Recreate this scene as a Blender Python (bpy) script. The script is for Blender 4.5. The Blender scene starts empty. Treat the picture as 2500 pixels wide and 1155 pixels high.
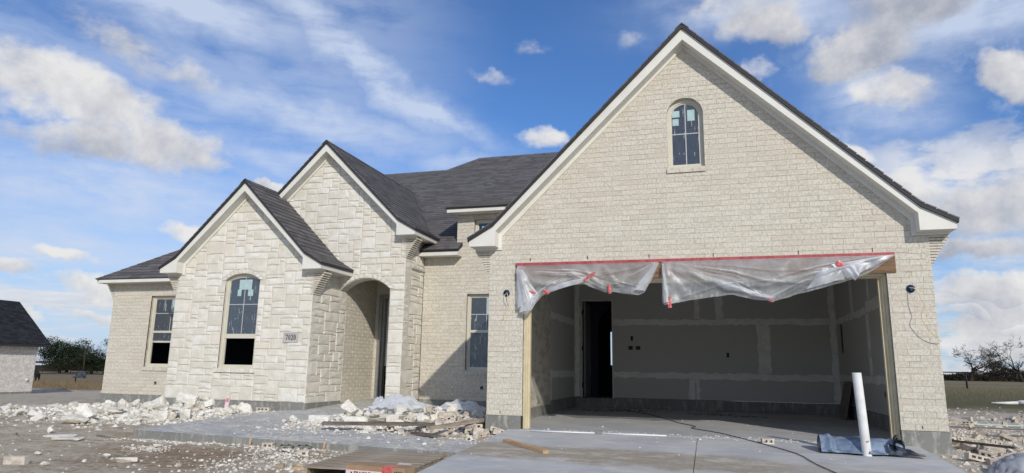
import bpy, bmesh, math, random
from mathutils import Vector, Matrix, noise
from mathutils.geometry import tessellate_polygon
rnd = random.Random(7)
S = bpy.context.scene
COL = S.collection
PI = math.pi

# ------------------------------------------------------------------ camera
yaw, pitch, roll = -0.28907236, 0.19533329, 0.01674768
F = Vector((math.sin(yaw)*math.cos(pitch), math.cos(yaw)*math.cos(pitch), math.sin(pitch)))
R0 = Vector((math.cos(yaw), -math.sin(yaw), 0)); U0 = R0.cross(F)
RR = R0*math.cos(roll)+U0*math.sin(roll); UU = -R0*math.sin(roll)+U0*math.cos(roll)
CAM = Vector((2.65577, -9.58094, 0.85699))
cd = bpy.data.cameras.new('camera'); cam = bpy.data.objects.new('camera', cd); COL.objects.link(cam)
cam.matrix_world = Matrix(((RR.x, UU.x, -F.x, CAM.x), (RR.y, UU.y, -F.y, CAM.y), (RR.z, UU.z, -F.z, CAM.z), (0, 0, 0, 1)))
cd.sensor_width = 36; cd.sensor_fit = 'HORIZONTAL'; cd.lens = 1626.22/2500*36
cd.clip_start = 0.05; cd.clip_end = 6000
S.camera = cam

# ------------------------------------------------------------------ sun + sky
SUNV = Vector((0.64, -1.0, 0.64)).normalized()
sd = bpy.data.lights.new('sun', 'SUN'); sun = bpy.data.objects.new('sun', sd); COL.objects.link(sun)
sd.energy = 3.15; sd.angle = math.radians(0.8); sd.color = (1.0, 0.935, 0.83)
sun.rotation_euler = SUNV.to_track_quat('Z', 'Y').to_euler()
sun.location = (10, -20, 15)
S.view_settings.view_transform = 'Standard'; S.view_settings.look = 'None'
S.view_settings.exposure = 0.0; S.view_settings.gamma = 1.0
S.view_settings.use_curve_mapping = False
W = bpy.data.worlds.new('World'); S.world = W; W.use_nodes = True

class NT:
    """small helper to write node maths as expressions"""
    def __init__(s, tree): s.t = tree; s.n = tree.nodes; s.l = tree.links
    def node(s, typ, **kw):
        n = s.n.new(typ)
        for k, v in kw.items(): setattr(n, k, v)
        return n
    def put(s, sock, v):
        if isinstance(v, bpy.types.NodeSocket): s.l.new(v, sock)
        else:
            if hasattr(sock.default_value, '__len__') and not hasattr(v, '__len__'): v = (v,)*len(sock.default_value)
            if hasattr(v, '__len__') and len(sock.default_value) == 4 and len(v) == 3: v = (*v, 1)
            sock.default_value = v
    def m(s, op, a, b=0.0, c=0.0, clamp=False):
        n = s.node('ShaderNodeMath', operation=op, use_clamp=clamp)
        s.put(n.inputs[0], a); s.put(n.inputs[1], b); s.put(n.inputs[2], c); return n.outputs[0]
    def dot(s, a, vec):
        n = s.node('ShaderNodeVectorMath', operation='DOT_PRODUCT'); s.put(n.inputs[0], a); s.put(n.inputs[1], vec); return n.outputs['Value']
    def vm(s, op, a, b=(0, 0, 0)):
        n = s.node('ShaderNodeVectorMath', operation=op); s.put(n.inputs[0], a); s.put(n.inputs[1], b); return n.outputs[0]
    def mapping(s, v, loc=(0, 0, 0), rot=(0, 0, 0), scale=(1, 1, 1)):
        n = s.node('ShaderNodeMapping'); s.put(n.inputs[0], v); n.inputs[1].default_value = loc; n.inputs[2].default_value = rot
        n.inputs[3].default_value = scale; return n.outputs[0]
    def noise(s, v, scale=5, detail=4, rough=0.5, lac=2.0, dist=0.0, out=0):
        n = s.node('ShaderNodeTexNoise'); s.put(n.inputs['Vector'], v); n.inputs['Scale'].default_value = scale
        n.inputs['Detail'].default_value = detail; n.inputs['Roughness'].default_value = rough
        n.inputs['Lacunarity'].default_value = lac; n.inputs['Distortion'].default_value = dist; return n.outputs[out]
    def voro(s, v, scale=5, feature='F1', out='Distance', rand=1.0):
        n = s.node('ShaderNodeTexVoronoi', feature=feature); s.put(n.inputs['Vector'], v); n.inputs['Scale'].default_value = scale
        n.inputs['Randomness'].default_value = rand; return n.outputs[out]
    def mr(s, v, a, b, c=0.0, d=1.0, smooth=True):
        n = s.node('ShaderNodeMapRange', interpolation_type='SMOOTHSTEP' if smooth else 'LINEAR'); s.put(n.inputs[0], v)
        s.put(n.inputs[1], a); s.put(n.inputs[2], b); s.put(n.inputs[3], c); s.put(n.inputs[4], d); return n.outputs[0]
    def mix(s, f, a, b, blend='MIX'):
        n = s.node('ShaderNodeMix', data_type='RGBA', blend_type=blend); s.put(n.inputs[0], f); s.put(n.inputs[6], a); s.put(n.inputs[7], b); return n.outputs[2]
    def xyz(s, v):
        n = s.node('ShaderNodeSeparateXYZ'); s.put(n.inputs[0], v); return n.outputs
    def comb(s, x, y, z):
        n = s.node('ShaderNodeCombineXYZ'); s.put(n.inputs[0], x); s.put(n.inputs[1], y); s.put(n.inputs[2], z); return n.outputs[0]

def sky_world():
    q = NT(W.node_tree); q.n.clear()
    out = q.node('ShaderNodeOutputWorld'); bg = q.node('ShaderNodeBackground')
    sky = q.node('ShaderNodeTexSky', sky_type='NISHITA', sun_disc=False)
    sky.sun_elevation = math.asin(SUNV.z); sky.sun_rotation = math.atan2(SUNV.x, SUNV.y)
    sky.air_density = 1.0; sky.dust_density = 0.6; sky.ozone_density = 2.2; sky.altitude = 100
    g = q.node('ShaderNodeTexCoord').outputs['Generated']
    D = q.vm('NORMALIZE', g)
    x, y, z = q.xyz(D)
    zc = q.m('MAXIMUM', z, 0.015)
    zz = q.m('ADD', zc, 0.10)
    P = q.comb(q.m('DIVIDE', x, zz), q.m('DIVIDE', y, zz), 0.0)     # a cloud deck seen in perspective
    warp = q.vm('SCALE', q.vm('SUBTRACT', q.noise(D, 7, 5, 0.6, out=1), (0.5, 0.5, 0.5)), (0, 0, 0)); warp.node.inputs['Scale'].default_value = 0.10
    Dw = q.vm('ADD', D, warp)
    fine = q.noise(D, 9, 8, 0.62)
    fine2 = q.noise(q.vm('ADD', D, (0.012, -0.02, 0.03)), 9, 8, 0.62)   # the same field a little way towards the sun
    # (azimuth, elevation, half width, half height in degrees, strength, brightness of its base, slant)
    blobs = [(-52.5, 18.8, 8.0, 2.9, 1.15, .74, -4), (-45.5, 16.2, 5.6, 2.3, 1.1, .68, -3), (-50, 16.0, 6.5, 1.8, 1.0, .52, -2),
             (-50.0, 23.4, 4.4, 1.6, .62, .36, -10), (-45.5, 22.0, 4.2, 1.3, .55, .42, -6),
             (-42.6, 9.9, 2.6, 1.0, 1.2, .95, 6), (-36.5, 13.8, 2.0, .8, 1.1, .95, -8), (-36.2, 12.0, 1.6, .6, 1.0, .9, 0),
             (-18.7, 25.0, 2.4, .8, .40, .9, -6), (-15.2, 27.3, 2.4, .8, .36, .9, -3), (-19.8, 29.4, 1.6, .6, .32, .9, 0), (-14, 19.3, 2.6, 1.6, .78, .96, -6),
             (-6.3, 27.6, 1.6, .9, .30, .9, 0), (5.5, 27.2, 3.5, 2.2, 1.2, .36, 6), (3.0, 29.5, 5.5, 1.6, .6, .7, 0),
             (12.5, 24.8, 4.8, 2.8, 1.05, .42, 8), (17.5, 27.4, 5.4, 3.4, 1.2, .34, 0), (14.5, 21.0, 3.4, 1.6, .9, .75, -25), (22.5, 20.2, 3.1, 2.0, 1.25, .62, -10),
             (4.2, 23.2, 2.2, 1.2, .5, .9, 20), (11.6, 16.0, 2.6, 1.0, .95, .88, -20), (15.5, 13.8, 3.6, 2.2, 1.15, .88, -18), (20.5, 12.2, 5.4, 3.2, 1.3, .46, 6),
             (26, 14.5, 4.0, 2.6, 1.3, .85, 0), (18.6, 8.6, 5.0, 1.1, 1.2, .40, 0), (21, 6.2, 5.2, 1.0, 1.2, .78, 0), (17.5, 4.4, 2.0, .45, 1.0, .8, 0), (22.5, 3.6, 3.2, .55, 1.1, .75, 0),
             (-54.5, 5.6, 3.2, .9, 1.1, .82, 0), (-47.5, 5.2, 4.2, 1.1, 1.1, .84, 0), (-50.5, 7.2, 2.4, .7, 1.05, .9, 0), (-46.0, 3.5, 4.6, .6, 1.0, .8, 0), (-53.5, 2.6, 3.0, .6, 1.05, .8, 0),
             (-41.5, 6.6, 1.8, .5, .9, .85, 0), (60, 20, 10, 5, 1.1, .6, 0), (100, 30, 12, 6, 1.1, .6, 10), (150, 15, 14, 5, 1.2, .6, 0), (200, 25, 12, 7, 1.1, .6, 0), (250, 18, 12, 5, 1.2, .6, 0), (-85, 14, 9, 4, 1.1, .7, 0)]
    dens = None; bsum = None; wsum = None
    for az, el, rx, ry, st, br, sl in blobs:
        a, e = math.radians(az), math.radians(el)
        c = Vector((math.sin(a)*math.cos(e), math.cos(a)*math.cos(e), math.sin(e)))
        rt = Vector((math.cos(a), -math.sin(a), 0)); up = rt.cross(c)*1.0
        s_ = math.radians(sl)
        rt, up = rt*math.cos(s_)+up*math.sin(s_), up*math.cos(s_)-rt*math.sin(s_)
        kx = rt/math.radians(rx); ky = up/math.radians(ry)
        u = q.dot(Dw, kx); v = q.dot(q.vm('SUBTRACT', Dw, c), ky)
        fr = q.m('GREATER_THAN', q.dot(D, c), 0.2)
        r2 = q.m('MULTIPLY_ADD', u, u, q.m('MULTIPLY', v, v))
        w = q.m('MULTIPLY', q.m('SUBTRACT', 1.0, r2, clamp=True), q.m('MULTIPLY', fr, st))
        tb = q.m('MULTIPLY', w, q.m('MULTIPLY_ADD', v, 0.30, br))
        if dens is None: dens, bsum = w, tb
        else:
            dens = q.m('MAXIMUM', dens, w); bsum = q.m('ADD', bsum, tb)
        wsum = w if wsum is None else q.m('ADD', wsum, w)
    bright = q.m('DIVIDE', q.m('ADD', bsum, .010), q.m('MAXIMUM', q.m('ADD', wsum, .014), 0.001))
    big = q.m('ADD', q.m('MULTIPLY', q.noise(q.vm('MULTIPLY', D, (1, 1, 1.6)), 7, 9, 0.60), .55), q.m('MULTIPLY', q.noise(q.vm('MULTIPLY', D, (1, 1, 1.5)), 22, 7, 0.60), .45))
    cum = q.m('ADD', dens, q.m('MULTIPLY', q.m('SUBTRACT', big, 0.5), 3.0))
    cum = q.m('MULTIPLY', q.mr(cum, 0.05, 0.98), q.mr(dens, 0.0, 0.35))
    azm_ = q.m('ARCTAN2', x, y)
    rl = q.m('MULTIPLY', q.mr(azm_, .10, .30), q.mr(z, .36, .22))
    bn = q.noise(q.vm('MULTIPLY', D, (1, 1, 2.6)), 6.5, 9, 0.60)
    cum = q.m('MAXIMUM', cum, q.m('MULTIPLY', q.mr(q.m('ADD', bn, q.m('MULTIPLY', rl, .12)), .54, .66), rl))
    # low broken clouds near the horizon
    hz = q.noise(P, 0.95, 8, 0.60)
    low = q.m('MULTIPLY', q.mr(hz, 0.45, 0.62), q.mr(z, 0.07, 0.22, 0.9, 0.0))
    # high streaky cirrus, drawn out along one wind direction
    azr = q.comb(q.m('ARCTAN2', x, y), z, 0.0); azr = q.vm('ADD', azr, q.vm('MULTIPLY', q.vm('SUBTRACT', q.noise(D, 3.5, 4, .55, out=1), (.5, .5, .5)), (.05, .045, 0)))
    st1 = q.noise(q.mapping(azr, rot=(0, 0, math.radians(30)), scale=(1.2, 4.5, 1)), 3.2, 9, 0.64, dist=0.25)
    st2 = q.noise(q.mapping(azr, rot=(0, 0, math.radians(10)), scale=(1.0, 5.0, 1)), 3.0, 8, 0.62, dist=0.2)
    azm = q.xyz(azr)[0]
    leftness = q.mr(azm, -0.28, -0.60, 0.0, 1.0)
    tex1 = q.mr(q.m('ADD', q.m('MULTIPLY', st1, .72), q.m('MULTIPLY', fine, .28)), 0.30, 0.64)
    tex2 = q.mr(q.m('ADD', q.m('MULTIPLY', st2, .68), q.m('MULTIPLY', big, .32)), 0.30, 0.62)
    # broad veils: azimuth, elevation, half length, half width, strength, slant, which fibre direction
    veils = [(-31.0, 25.4, 12.5, 2.2, 1.1, -30, 1), (-25.0, 22.2, 9.5, 1.2, .95, -27, 1), (-34.0, 20.4, 13.5, 2.6, .95, -6, 2), (-47.5, 27.0, 15.0, 3.2, .95, -3, 2), (-40.0, 23.6, 6.0, 2.0, .45, -20, 1),
             (-48.0, 12.6, 15.0, 4.4, .90, -3, 2), (-36.0, 16.2, 10.0, 2.0, .70, -8, 2), (-21.5, 17.6, 5.0, 1.1, .65, 4, 2), (-52.0, 7.6, 12.0, 3.2, .75, 0, 2),
             (5.0, 28.6, 9.0, 2.4, 1.0, -6, 2), (13.5, 21.2, 6.5, 3.4, .95, -45, 1), (19.0, 25.5, 9.0, 4.2, 1.0, 6, 2), (14.5, 16.6, 4.5, 2.4, .55, -35, 1), (70, 40, 26, 8, .7, 10, 2), (120, 25, 24, 7, .7, -10, 2), (180, 35, 26, 8, .7, 0, 2), (240, 25, 26, 7, .7, 15, 2), (-95, 30, 20, 8, .8, 0, 2)]
    cir = None
    for az, el, rx, ry, st, sl, wh in veils:
        a, e = math.radians(az), math.radians(el)
        c = Vector((math.sin(a)*math.cos(e), math.cos(a)*math.cos(e), math.sin(e))); rt = Vector((math.cos(a), -math.sin(a), 0)); up = rt.cross(c)
        s_ = math.radians(sl); rt, up = rt*math.cos(s_)+up*math.sin(s_), up*math.cos(s_)-rt*math.sin(s_)
        u = q.dot(Dw, rt/math.radians(rx)); v = q.dot(q.vm('SUBTRACT', Dw, c), up/math.radians(ry))
        g_ = q.m('MULTIPLY', q.m('EXPONENT', q.m('MULTIPLY', q.m('MULTIPLY_ADD', u, u, q.m('MULTIPLY', v, v)), -1.5)), q.m('MULTIPLY', q.m('GREATER_THAN', q.dot(D, c), 0.3), st))
        t_ = q.m('MULTIPLY', g_, q.m('MULTIPLY_ADD', tex1 if wh == 1 else tex2, .85, .22))
        cir = t_ if cir is None else q.m('MAXIMUM', cir, t_)
    cir = q.m('MAXIMUM', cir, q.m('MULTIPLY', leftness, q.mr(tex2, 0, 1, 0.05, 0.40)))
    rightc = q.m('MULTIPLY', q.mr(azm, 0.02, 0.2, 0.0, 0.45), q.mr(fine, 0.44, 0.66))
    cir = q.m('MAXIMUM', cir, rightc)
    cir = q.m('MULTIPLY', cir, 1.12, clamp=True)
    # colours (in units of the sky's own radiance)
    skyc = q.mix(1.0, sky.outputs[0], (0.60, 0.90, 1.30), 'MULTIPLY')
    haze = q.mr(z, 0.0, 0.30, 0.62, 0.0)
    base = q.mix(haze, skyc, (4.6, 5.7, 7.4))
    c1 = q.mix(q.m('MINIMUM', cir, 0.86), base, (5.8, 6.6, 8.2))
    lit = q.m('MULTIPLY_ADD', q.m('SUBTRACT', fine, fine2), 2.2, 0.0)
    lit = q.m('ADD', lit, bright, clamp=True)
    lowlit = q.m('MULTIPLY_ADD', q.m('SUBTRACT', q.noise(P, 0.95, 8, 0.60), q.noise(q.vm('ADD', P, (0.02, -0.10, 0)), 0.95, 8, 0.60)), 3.0, 0.72, clamp=True)
    cc = q.mix(lit, (3.6, 3.85, 4.6), (7.9, 7.8, 7.7)); lc = q.mix(lowlit, (4.6, 4.95, 5.9), (7.6, 7.6, 7.7))
    c2 = q.mix(q.m('MULTIPLY', low, 0.9), c1, lc)
    c3 = q.mix(q.m('MULTIPLY', cum, 0.95), c2, cc)
    grd = q.mr(z, -0.02, 0.0, 0.0, 1.0)
    c4 = q.mix(grd, (1.6, 1.5, 1.3), c3)
    q.put(bg.inputs[0], c4); bg.inputs[1].default_value = 0.105
    q.l.new(bg.outputs[0], out.inputs[0])
    S.cycles.max_bounces = 12; S.cycles.diffuse_bounces = 7; S.cycles.transparent_max_bounces = 16
    W.cycles.sampling_method = 'MANUAL'; W.cycles.sample_map_resolution = 512
sky_world()

# ------------------------------------------------------------------ materials
def material(name, fn, rough=0.8, spec=0.3, **kw):
    m = bpy.data.materials.new(name); m.use_nodes = True
    q = NT(m.node_tree); b = q.n['Principled BSDF']
    b.inputs['Roughness'].default_value = rough
    b.inputs['Specular IOR Level'].default_value = spec
    q.b = b
    q.pos = q.node('ShaderNodeNewGeometry').outputs['Position']
    q.geo = q.pos.node
    q.obj = q.node('ShaderNodeTexCoord').outputs['Object']
    oi = q.node('ShaderNodeObjectInfo').outputs['Random']
    q.rnd = q.m('FRACT', q.m('ADD', q.geo.outputs['Random Per Island'], oi))
    c = fn(q)
    if c is not None: q.put(b.inputs['Base Color'], c)
    for k, v in kw.items(): q.put(b.inputs[k.replace('_', ' ')], v)
    m.diffuse_color = (0.6, 0.6, 0.6, 1)
    return m
def bump(q, h, strength=0.5, dist=0.01):
    n = q.node('ShaderNodeBump'); n.inputs['Strength'].default_value = strength; n.inputs['Distance'].default_value = dist
    q.put(n.inputs['Height'], h); q.l.new(n.outputs[0], q.b.inputs['Normal'])

def f_brick(q):
    n1 = q.noise(q.mapping(q.pos, scale=(1, 1, .8)), 34, 3, 0.6)
    n2 = q.noise(q.pos, 70, 3, 0.6); n3 = q.noise(q.pos, 0.7, 3, 0.5)
    k = q.m('ADD', q.mr(n1, 0.40, 0.60), q.m('MULTIPLY', q.m('SUBTRACT', q.rnd, 0.5), 0.55), clamp=True)
    c = q.mix(k, (0.50, 0.46, 0.38), (0.635, 0.60, 0.515))
    c = q.mix(q.m('MULTIPLY', q.mr(n2, 0.55, 0.75), .35), c, (0.40, 0.35, 0.29))
    c = q.mix(q.m('MULTIPLY', q.mr(n3, 0.45, 0.7), .22), c, (0.55, 0.475, 0.39))
    c = q.mix(q.mr(q.rnd, 0.93, 0.97, 0, .35), c, (0.46, 0.38, 0.31))
    bump(q, q.m('ADD', n1, q.m('MULTIPLY', n2, .5)), 0.5, 0.006); return c
def f_mortar(q):
    n = q.noise(q.pos, 40, 4, .6); m_ = q.noise(q.mapping(q.pos, scale=(1, 1, 2.5)), 2.6, 5, .7)
    c = q.mix(n, (0.50, 0.465, 0.39), (0.60, 0.57, 0.49))
    c = q.mix(q.mr(m_, .46, .62, 0, .8), c, (0.36, 0.33, 0.275))
    bump(q, n, .4, .004); return c
def f_stone(q):
    n1 = q.noise(q.pos, 5.5, 5, .6); n2 = q.noise(q.pos, 34, 5, .65); n3 = q.noise(q.mapping(q.pos, scale=(1, 1, .45)), 2.3, 2, .5)
    k = q.m('ADD', q.mr(n1, .35, .68), q.m('MULTIPLY', q.m('SUBTRACT', q.rnd, 0.5), 0.9), clamp=True)
    c = q.mix(k, (0.625, 0.59, 0.505), (0.735, 0.712, 0.65))
    c = q.mix(q.m('MULTIPLY', q.mr(n2, .54, .72), .24), c, (0.50, 0.46, 0.38))
    c = q.mix(q.mr(q.m('ADD', q.rnd, q.m('MULTIPLY', n3, .2)), 1.03, 1.08, 0, .35), c, (0.64, 0.53, 0.40))
    bump(q, q.m('ADD', q.m('MULTIPLY', n1, 1.6), n2), .55, .016); return c
def f_rubble(q):
    n1 = q.noise(q.obj, 5, 5, .6); n2 = q.noise(q.pos, 30, 4, .65)
    c = q.mix(q.m('ADD', q.mr(n1, .3, .7), q.m('MULTIPLY', q.m('SUBTRACT', q.rnd, .5), .8), clamp=True), (0.60, 0.56, 0.475), (0.80, 0.78, 0.72))
    c = q.mix(q.mr(n2, .52, .75, 0, .35), c, (0.42, 0.36, 0.28))
    bump(q, q.m('ADD', n1, n2), .7, .02); return c
def f_conc(dark=1.0, blue=1.0):
    def f(q):
        n1 = q.noise(q.pos, 1.1, 6, .62); n2 = q.noise(q.mapping(q.pos, rot=(0, 0, .3), scale=(1, 2.2, 1)), 4.5, 5, .6); n3 = q.noise(q.pos, 60, 4, .7)
        c = q.mix(n2, (0.33*dark, 0.335*dark, 0.345*dark*blue), (0.47*dark, 0.47*dark, 0.475*dark*blue))
        c = q.mix(q.mr(n1, .40, .62, 0, .55), c, (0.53*dark, 0.525*dark, 0.50*dark))
        c = q.mix(q.mr(n3, .5, .75, 0, .30), c, (0.28*dark, 0.27*dark, 0.25*dark))
        bump(q, q.m('ADD', n3, n2), .3, .004); return c
    return f
def f_drive(q):
    c = f_conc(1.02)(q)
    x, y, z = q.xyz(q.pos)
    wv = q.noise(q.pos, 1.3, 5, .65)
    # a trail of dried mud across the drive and some along its joint with the garage floor
    yc = q.m('ADD', q.m('MULTIPLY_ADD', x, -0.10, -1.60), q.m('MULTIPLY', q.m('SUBTRACT', wv, .5), 1.1))
    band = q.mr(q.m('ABSOLUTE', q.m('SUBTRACT', y, yc)), 0.22, 0.62, 1, 0)
    band = q.m('MULTIPLY', band, q.mr(x, 2.2, 4.2, 1, .25)); band = q.m('MINIMUM', q.m('MULTIPLY', band, 1.5), 1.0)
    gr = q.noise(q.pos, 16, 5, .7)
    c = q.mix(q.m('MULTIPLY', band, q.mr(gr, .28, .58, .35, .95)), c, q.mix(gr, (0.20, 0.155, 0.105), (0.40, 0.345, 0.26)))
    edge = q.mr(q.m('ABSOLUTE', q.m('SUBTRACT', y, 0.02)), 0.0, 0.16, .75, 0)
    c = q.mix(q.m('MULTIPLY', edge, q.mr(gr, .35, .6)), c, (0.64, 0.61, 0.53))
    sp = q.voro(q.pos, 7); c = q.mix(q.m('MULTIPLY', q.mr(q.noise(q.mapping(q.pos, rot=(0, 0, .2), scale=(1, 2.5, 1)), 2.2, 7, .7), .50, .66), .6), c, (0.60, 0.58, 0.535)); c = q.mix(q.mr(q.noise(q.mapping(q.pos, scale=(.25, 6, 1)), 9, 4, .6), .56, .70, 0, .35), c, (0.27, 0.265, 0.26))
    c = q.mix(q.mr(sp, .03, .055, .7, 0), c, (0.68, 0.66, 0.60))
    sp2 = q.voro(q.vm('ADD', q.pos, (3.3, 1.7, 0)), 4.2); c = q.mix(q.mr(sp2, .02, .06, .6, 0), c, (0.09, 0.085, 0.08)); return c
def f_walk(q):
    c = f_conc(.90)(q)
    gr = q.noise(q.pos, 9, 6, .72); g2 = q.noise(q.pos, 1.4, 4, .6)
    c = q.mix(q.m('MULTIPLY', q.mr(gr, .40, .60), q.mr(g2, .35, .60, .35, .95)), c, (0.66, 0.635, 0.565))
    c = q.mix(q.mr(q.noise(q.mapping(q.pos, scale=(1, 3, 1)), 3.4, 6, .7), .54, .68, 0, .7), c, (0.33, 0.30, 0.255))
    c = q.mix(q.mr(q.noise(q.pos, 26, 5, .75), .54, .64, 0, .75), c, (0.25, 0.22, 0.175)); c = q.mix(q.mr(q.noise(q.vm('ADD', q.pos, (4, 2, 1)), 55, 4, .75), .58, .68, 0, .8), c, (0.70, 0.67, 0.60)); bump(q, q.noise(q.pos, 26, 6, .75), .6, .012); return c
def f_dirt(q):
    x, y, z = q.xyz(q.pos)
    n0 = q.noise(q.pos, .55, 5, .6); n1 = q.noise(q.mapping(q.pos, rot=(0, 0, .35), scale=(1, 2.4, 1)), 2.6, 7, .68); n2 = q.noise(q.pos, 15, 6, .75); n3 = q.noise(q.pos, 75, 3, .7)
    c = q.mix(q.mr(n1, .36, .66), (0.37, 0.295, 0.21), (0.59, 0.525, 0.42))
    c = q.mix(q.mr(n2, .46, .68, 0, .75), c, (0.60, 0.54, 0.435))
    c = q.mix(q.mr(n2, .46, .30, 0, .55), c, (0.20, 0.155, 0.11))
    c = q.mix(q.mr(n0, .50, .66, 0, .45), c, (0.57, 0.525, 0.44))
    c = q.mix(q.mr(q.noise(q.pos, .9, 5, .6), .56, .68, 0, .45), c, (0.29, 0.195, 0.125))
    mp = q.m('MULTIPLY', q.mr(q.m('ABSOLUTE', q.m('ADD', x, 3.3)), .5, 1.6, 1, 0), q.mr(q.m('ABSOLUTE', q.m('ADD', y, 3.0)), .3, 1.1, 1, 0))
    c = q.mix(q.m('MULTIPLY', mp, q.mr(n2, .62, .42, .1, .8)), c, (0.25, 0.165, 0.10))
    # pale lime dust where the masons worked, left of the walk and at the foot of the walls
    dust = q.mr(q.m('ABSOLUTE', q.m('SUBTRACT', y, 0.9)), .4, 1.7, .75, 0)
    dust = q.m('MULTIPLY', dust, q.mr(n2, .28, .50))
    dust = q.m('MAXIMUM', dust, q.m('MULTIPLY', q.mr(x, 5.0, 5.6), q.m('MULTIPLY', q.mr(y, 12, 8), q.mr(n2, .36, .6, 0, .6))))
    c = q.mix(q.m('MULTIPLY', dust, q.mr(x, -15, -11, 0, 1)), c, (0.68, 0.655, 0.585))
    # fields: winter grass, further out
    gn = q.noise(q.mapping(q.pos, scale=(.3, 1, 1)), 1.7, 6, .7); gn2 = q.noise(q.pos, .11, 4, .6)
    lg = q.mix(gn, (0.155, 0.115, 0.068), (0.30, 0.24, 0.155))
    rg = q.mix(gn, (0.075, 0.075, 0.035), (0.19, 0.165, 0.095)); rg = q.mix(q.mr(y, 22, 60, 0, .75), rg, (0.235, 0.195, 0.125))
    grass = q.mix(q.mr(x, -5, 5), lg, rg)
    edge = q.m('ADD', y, q.m('MULTIPLY', q.m('SUBTRACT', q.noise(q.pos, .5, 4, .6), .5), 9))
    far = q.m('MAXIMUM', q.m('MULTIPLY', q.mr(edge, 11, 17), q.m('GREATER_THAN', x, 0)), q.m('MULTIPLY', q.mr(edge, 27, 31), q.m('LESS_THAN', x, 0)))
    c = q.mix(far, c, grass)
    bump(q, q.m('ADD', q.m('MULTIPLY', n2, 1.3), q.m('ADD', n1, q.m('MULTIPLY', n3, .5))), .9, .03); return c
def f_shingle(q):
    n = q.noise(q.pos, 160, 2, .6); n1 = q.noise(q.mapping(q.pos, scale=(1, 1, 1)), 6, 3, .5)
    c = q.mix(q.rnd, (0.072, 0.069, 0.071), (0.138, 0.131, 0.133))
    c = q.mix(q.mr(n, .45, .62, 0, .55), c, (0.14, 0.13, 0.13))
    c = q.mix(q.mr(n1, .5, .75, 0, .15), c, (0.075, 0.066, 0.062))
    bump(q, n, .6, .003); return c
def flat(c, c2=None, sc=8, bs=0.15):
    def f(q):
        if c2 is None: return q.mix(0.0, c, c)
        n = q.noise(q.obj, sc, 5, .6); bump(q, n, bs, .004); return q.mix(q.mr(n, .3, .7), c, c2)
    return f
def f_paint(q):
    n = q.noise(q.pos, 3, 5, .6); n2 = q.noise(q.pos, 40, 3, .6)
    bump(q, n2, .08, .002); return q.mix(q.mr(n, .35, .75), (0.70, 0.69, 0.63), (0.64, 0.625, 0.565))
def f_drywall(q):
    n = q.noise(q.pos, .8, 4, .6); n2 = q.noise(q.mapping(q.pos, scale=(1, 1, 5)), 5, 3, .6)
    return q.mix(q.m('MULTIPLY_ADD', n2, .3, q.m('MULTIPLY', n, .7)), (0.46, 0.455, 0.425), (0.52, 0.515, 0.485))
def f_mud(q):
    n = q.noise(q.pos, 5, 5, .65); n2 = q.noise(q.pos, 28, 4, .6)
    return q.mix(q.m('MULTIPLY', q.mr(n, .3, .6, .25, 1), q.mr(n2, .25, .5, .6, 1)), (0.58, 0.575, 0.55), (0.76, 0.75, 0.72))
def f_wood(a, b, ax=(1, 14, 14)):
    def f(q):
        n = q.noise(q.mapping(q.obj, scale=ax), 3.2, 5, .65, dist=.5); n2 = q.noise(q.obj, 7, 3, .6)
        c = q.mix(q.mr(n, .3, .7), a, b); c = q.mix(q.m('MULTIPLY', q.m('SUBTRACT', q.rnd, .5), .5, clamp=True), c, (0.5, 0.46, 0.40))
        bump(q, n, .4, .004); return q.mix(q.mr(n2, .62, .8, 0, .5), c, (a[0]*.5, a[1]*.5, a[2]*.5))
    return f
M = {}
M['brick'] = material('brick_cream', f_brick, .9, .15)
M['mortard'] = material('mortar_joint', lambda q: q.mix(q.noise(q.pos, 30, 3, .6), (0.54, 0.51, 0.44), (0.63, 0.60, 0.53)), .95, .1)
M['mortar'] = material('mortar_pale', f_mortar, .95, .1)
M['stone'] = material('limestone_cream', f_stone, .92, .12)
M['rubble'] = material('limestone_broken', f_rubble, .95, .1)
M['conc'] = material('concrete_slab', f_conc(.95), .82, .25)
def f_plinth(q):
    c = f_conc(.50, .90)(q); n = q.noise(q.mapping(q.pos, scale=(2.2, 2.2, .7)), 5, 6, .7); n2 = q.noise(q.pos, 24, 4, .7)
    c = q.mix(q.mr(n, .50, .64, 0, .75), c, (0.40, 0.385, 0.34)); return q.mix(q.mr(n2, .6, .7, 0, .6), c, (0.50, 0.48, 0.43))
M['plinth'] = material('concrete_stem', f_plinth, .9, .15)
M['drive'] = material('concrete_drive', f_drive, .75, .3)
M['walk'] = material('concrete_walk', f_walk, .85, .2)
M['dirt'] = material('dirt_and_grass', f_dirt, .97, .08)
M['shingle'] = material('shingle_charcoal', f_shingle, .85, .25)
M['edge'] = material('roof_edge_dark', flat((0.022, 0.022, 0.025), (0.035, 0.034, 0.036)), .6, .35)
M['paint'] = material('trim_paint', f_paint, .5, .35)
M['vinyl'] = material('window_vinyl_tan', flat((0.56, 0.53, 0.43), (0.61, 0.58, 0.48), 3), .5, .4)
M['muntin'] = material('muntin_pale', flat((0.56, 0.56, 0.52)), .5, .4)
M['drywall'] = material('drywall_paper', f_drywall, .9, .15)
M['mud'] = material('joint_compound', f_mud, .95, .1)
M['ceil'] = material('ceiling_board', flat((0.6, 0.6, 0.58), (0.68, 0.68, 0.66), 1), .9, .1)
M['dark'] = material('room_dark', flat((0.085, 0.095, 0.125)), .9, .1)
M['black'] = material('black_plastic', flat((0.012, 0.012, 0.013)), .5, .4)
M['beam'] = material('beam_timber', f_wood((0.14, 0.080, 0.045), (0.24, 0.155, 0.095)), .8, .2)
M['red'] = material('red_flashing', flat((0.30, 0.045, 0.055), (0.40, 0.10, 0.10), 18), .45, .4)
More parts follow.
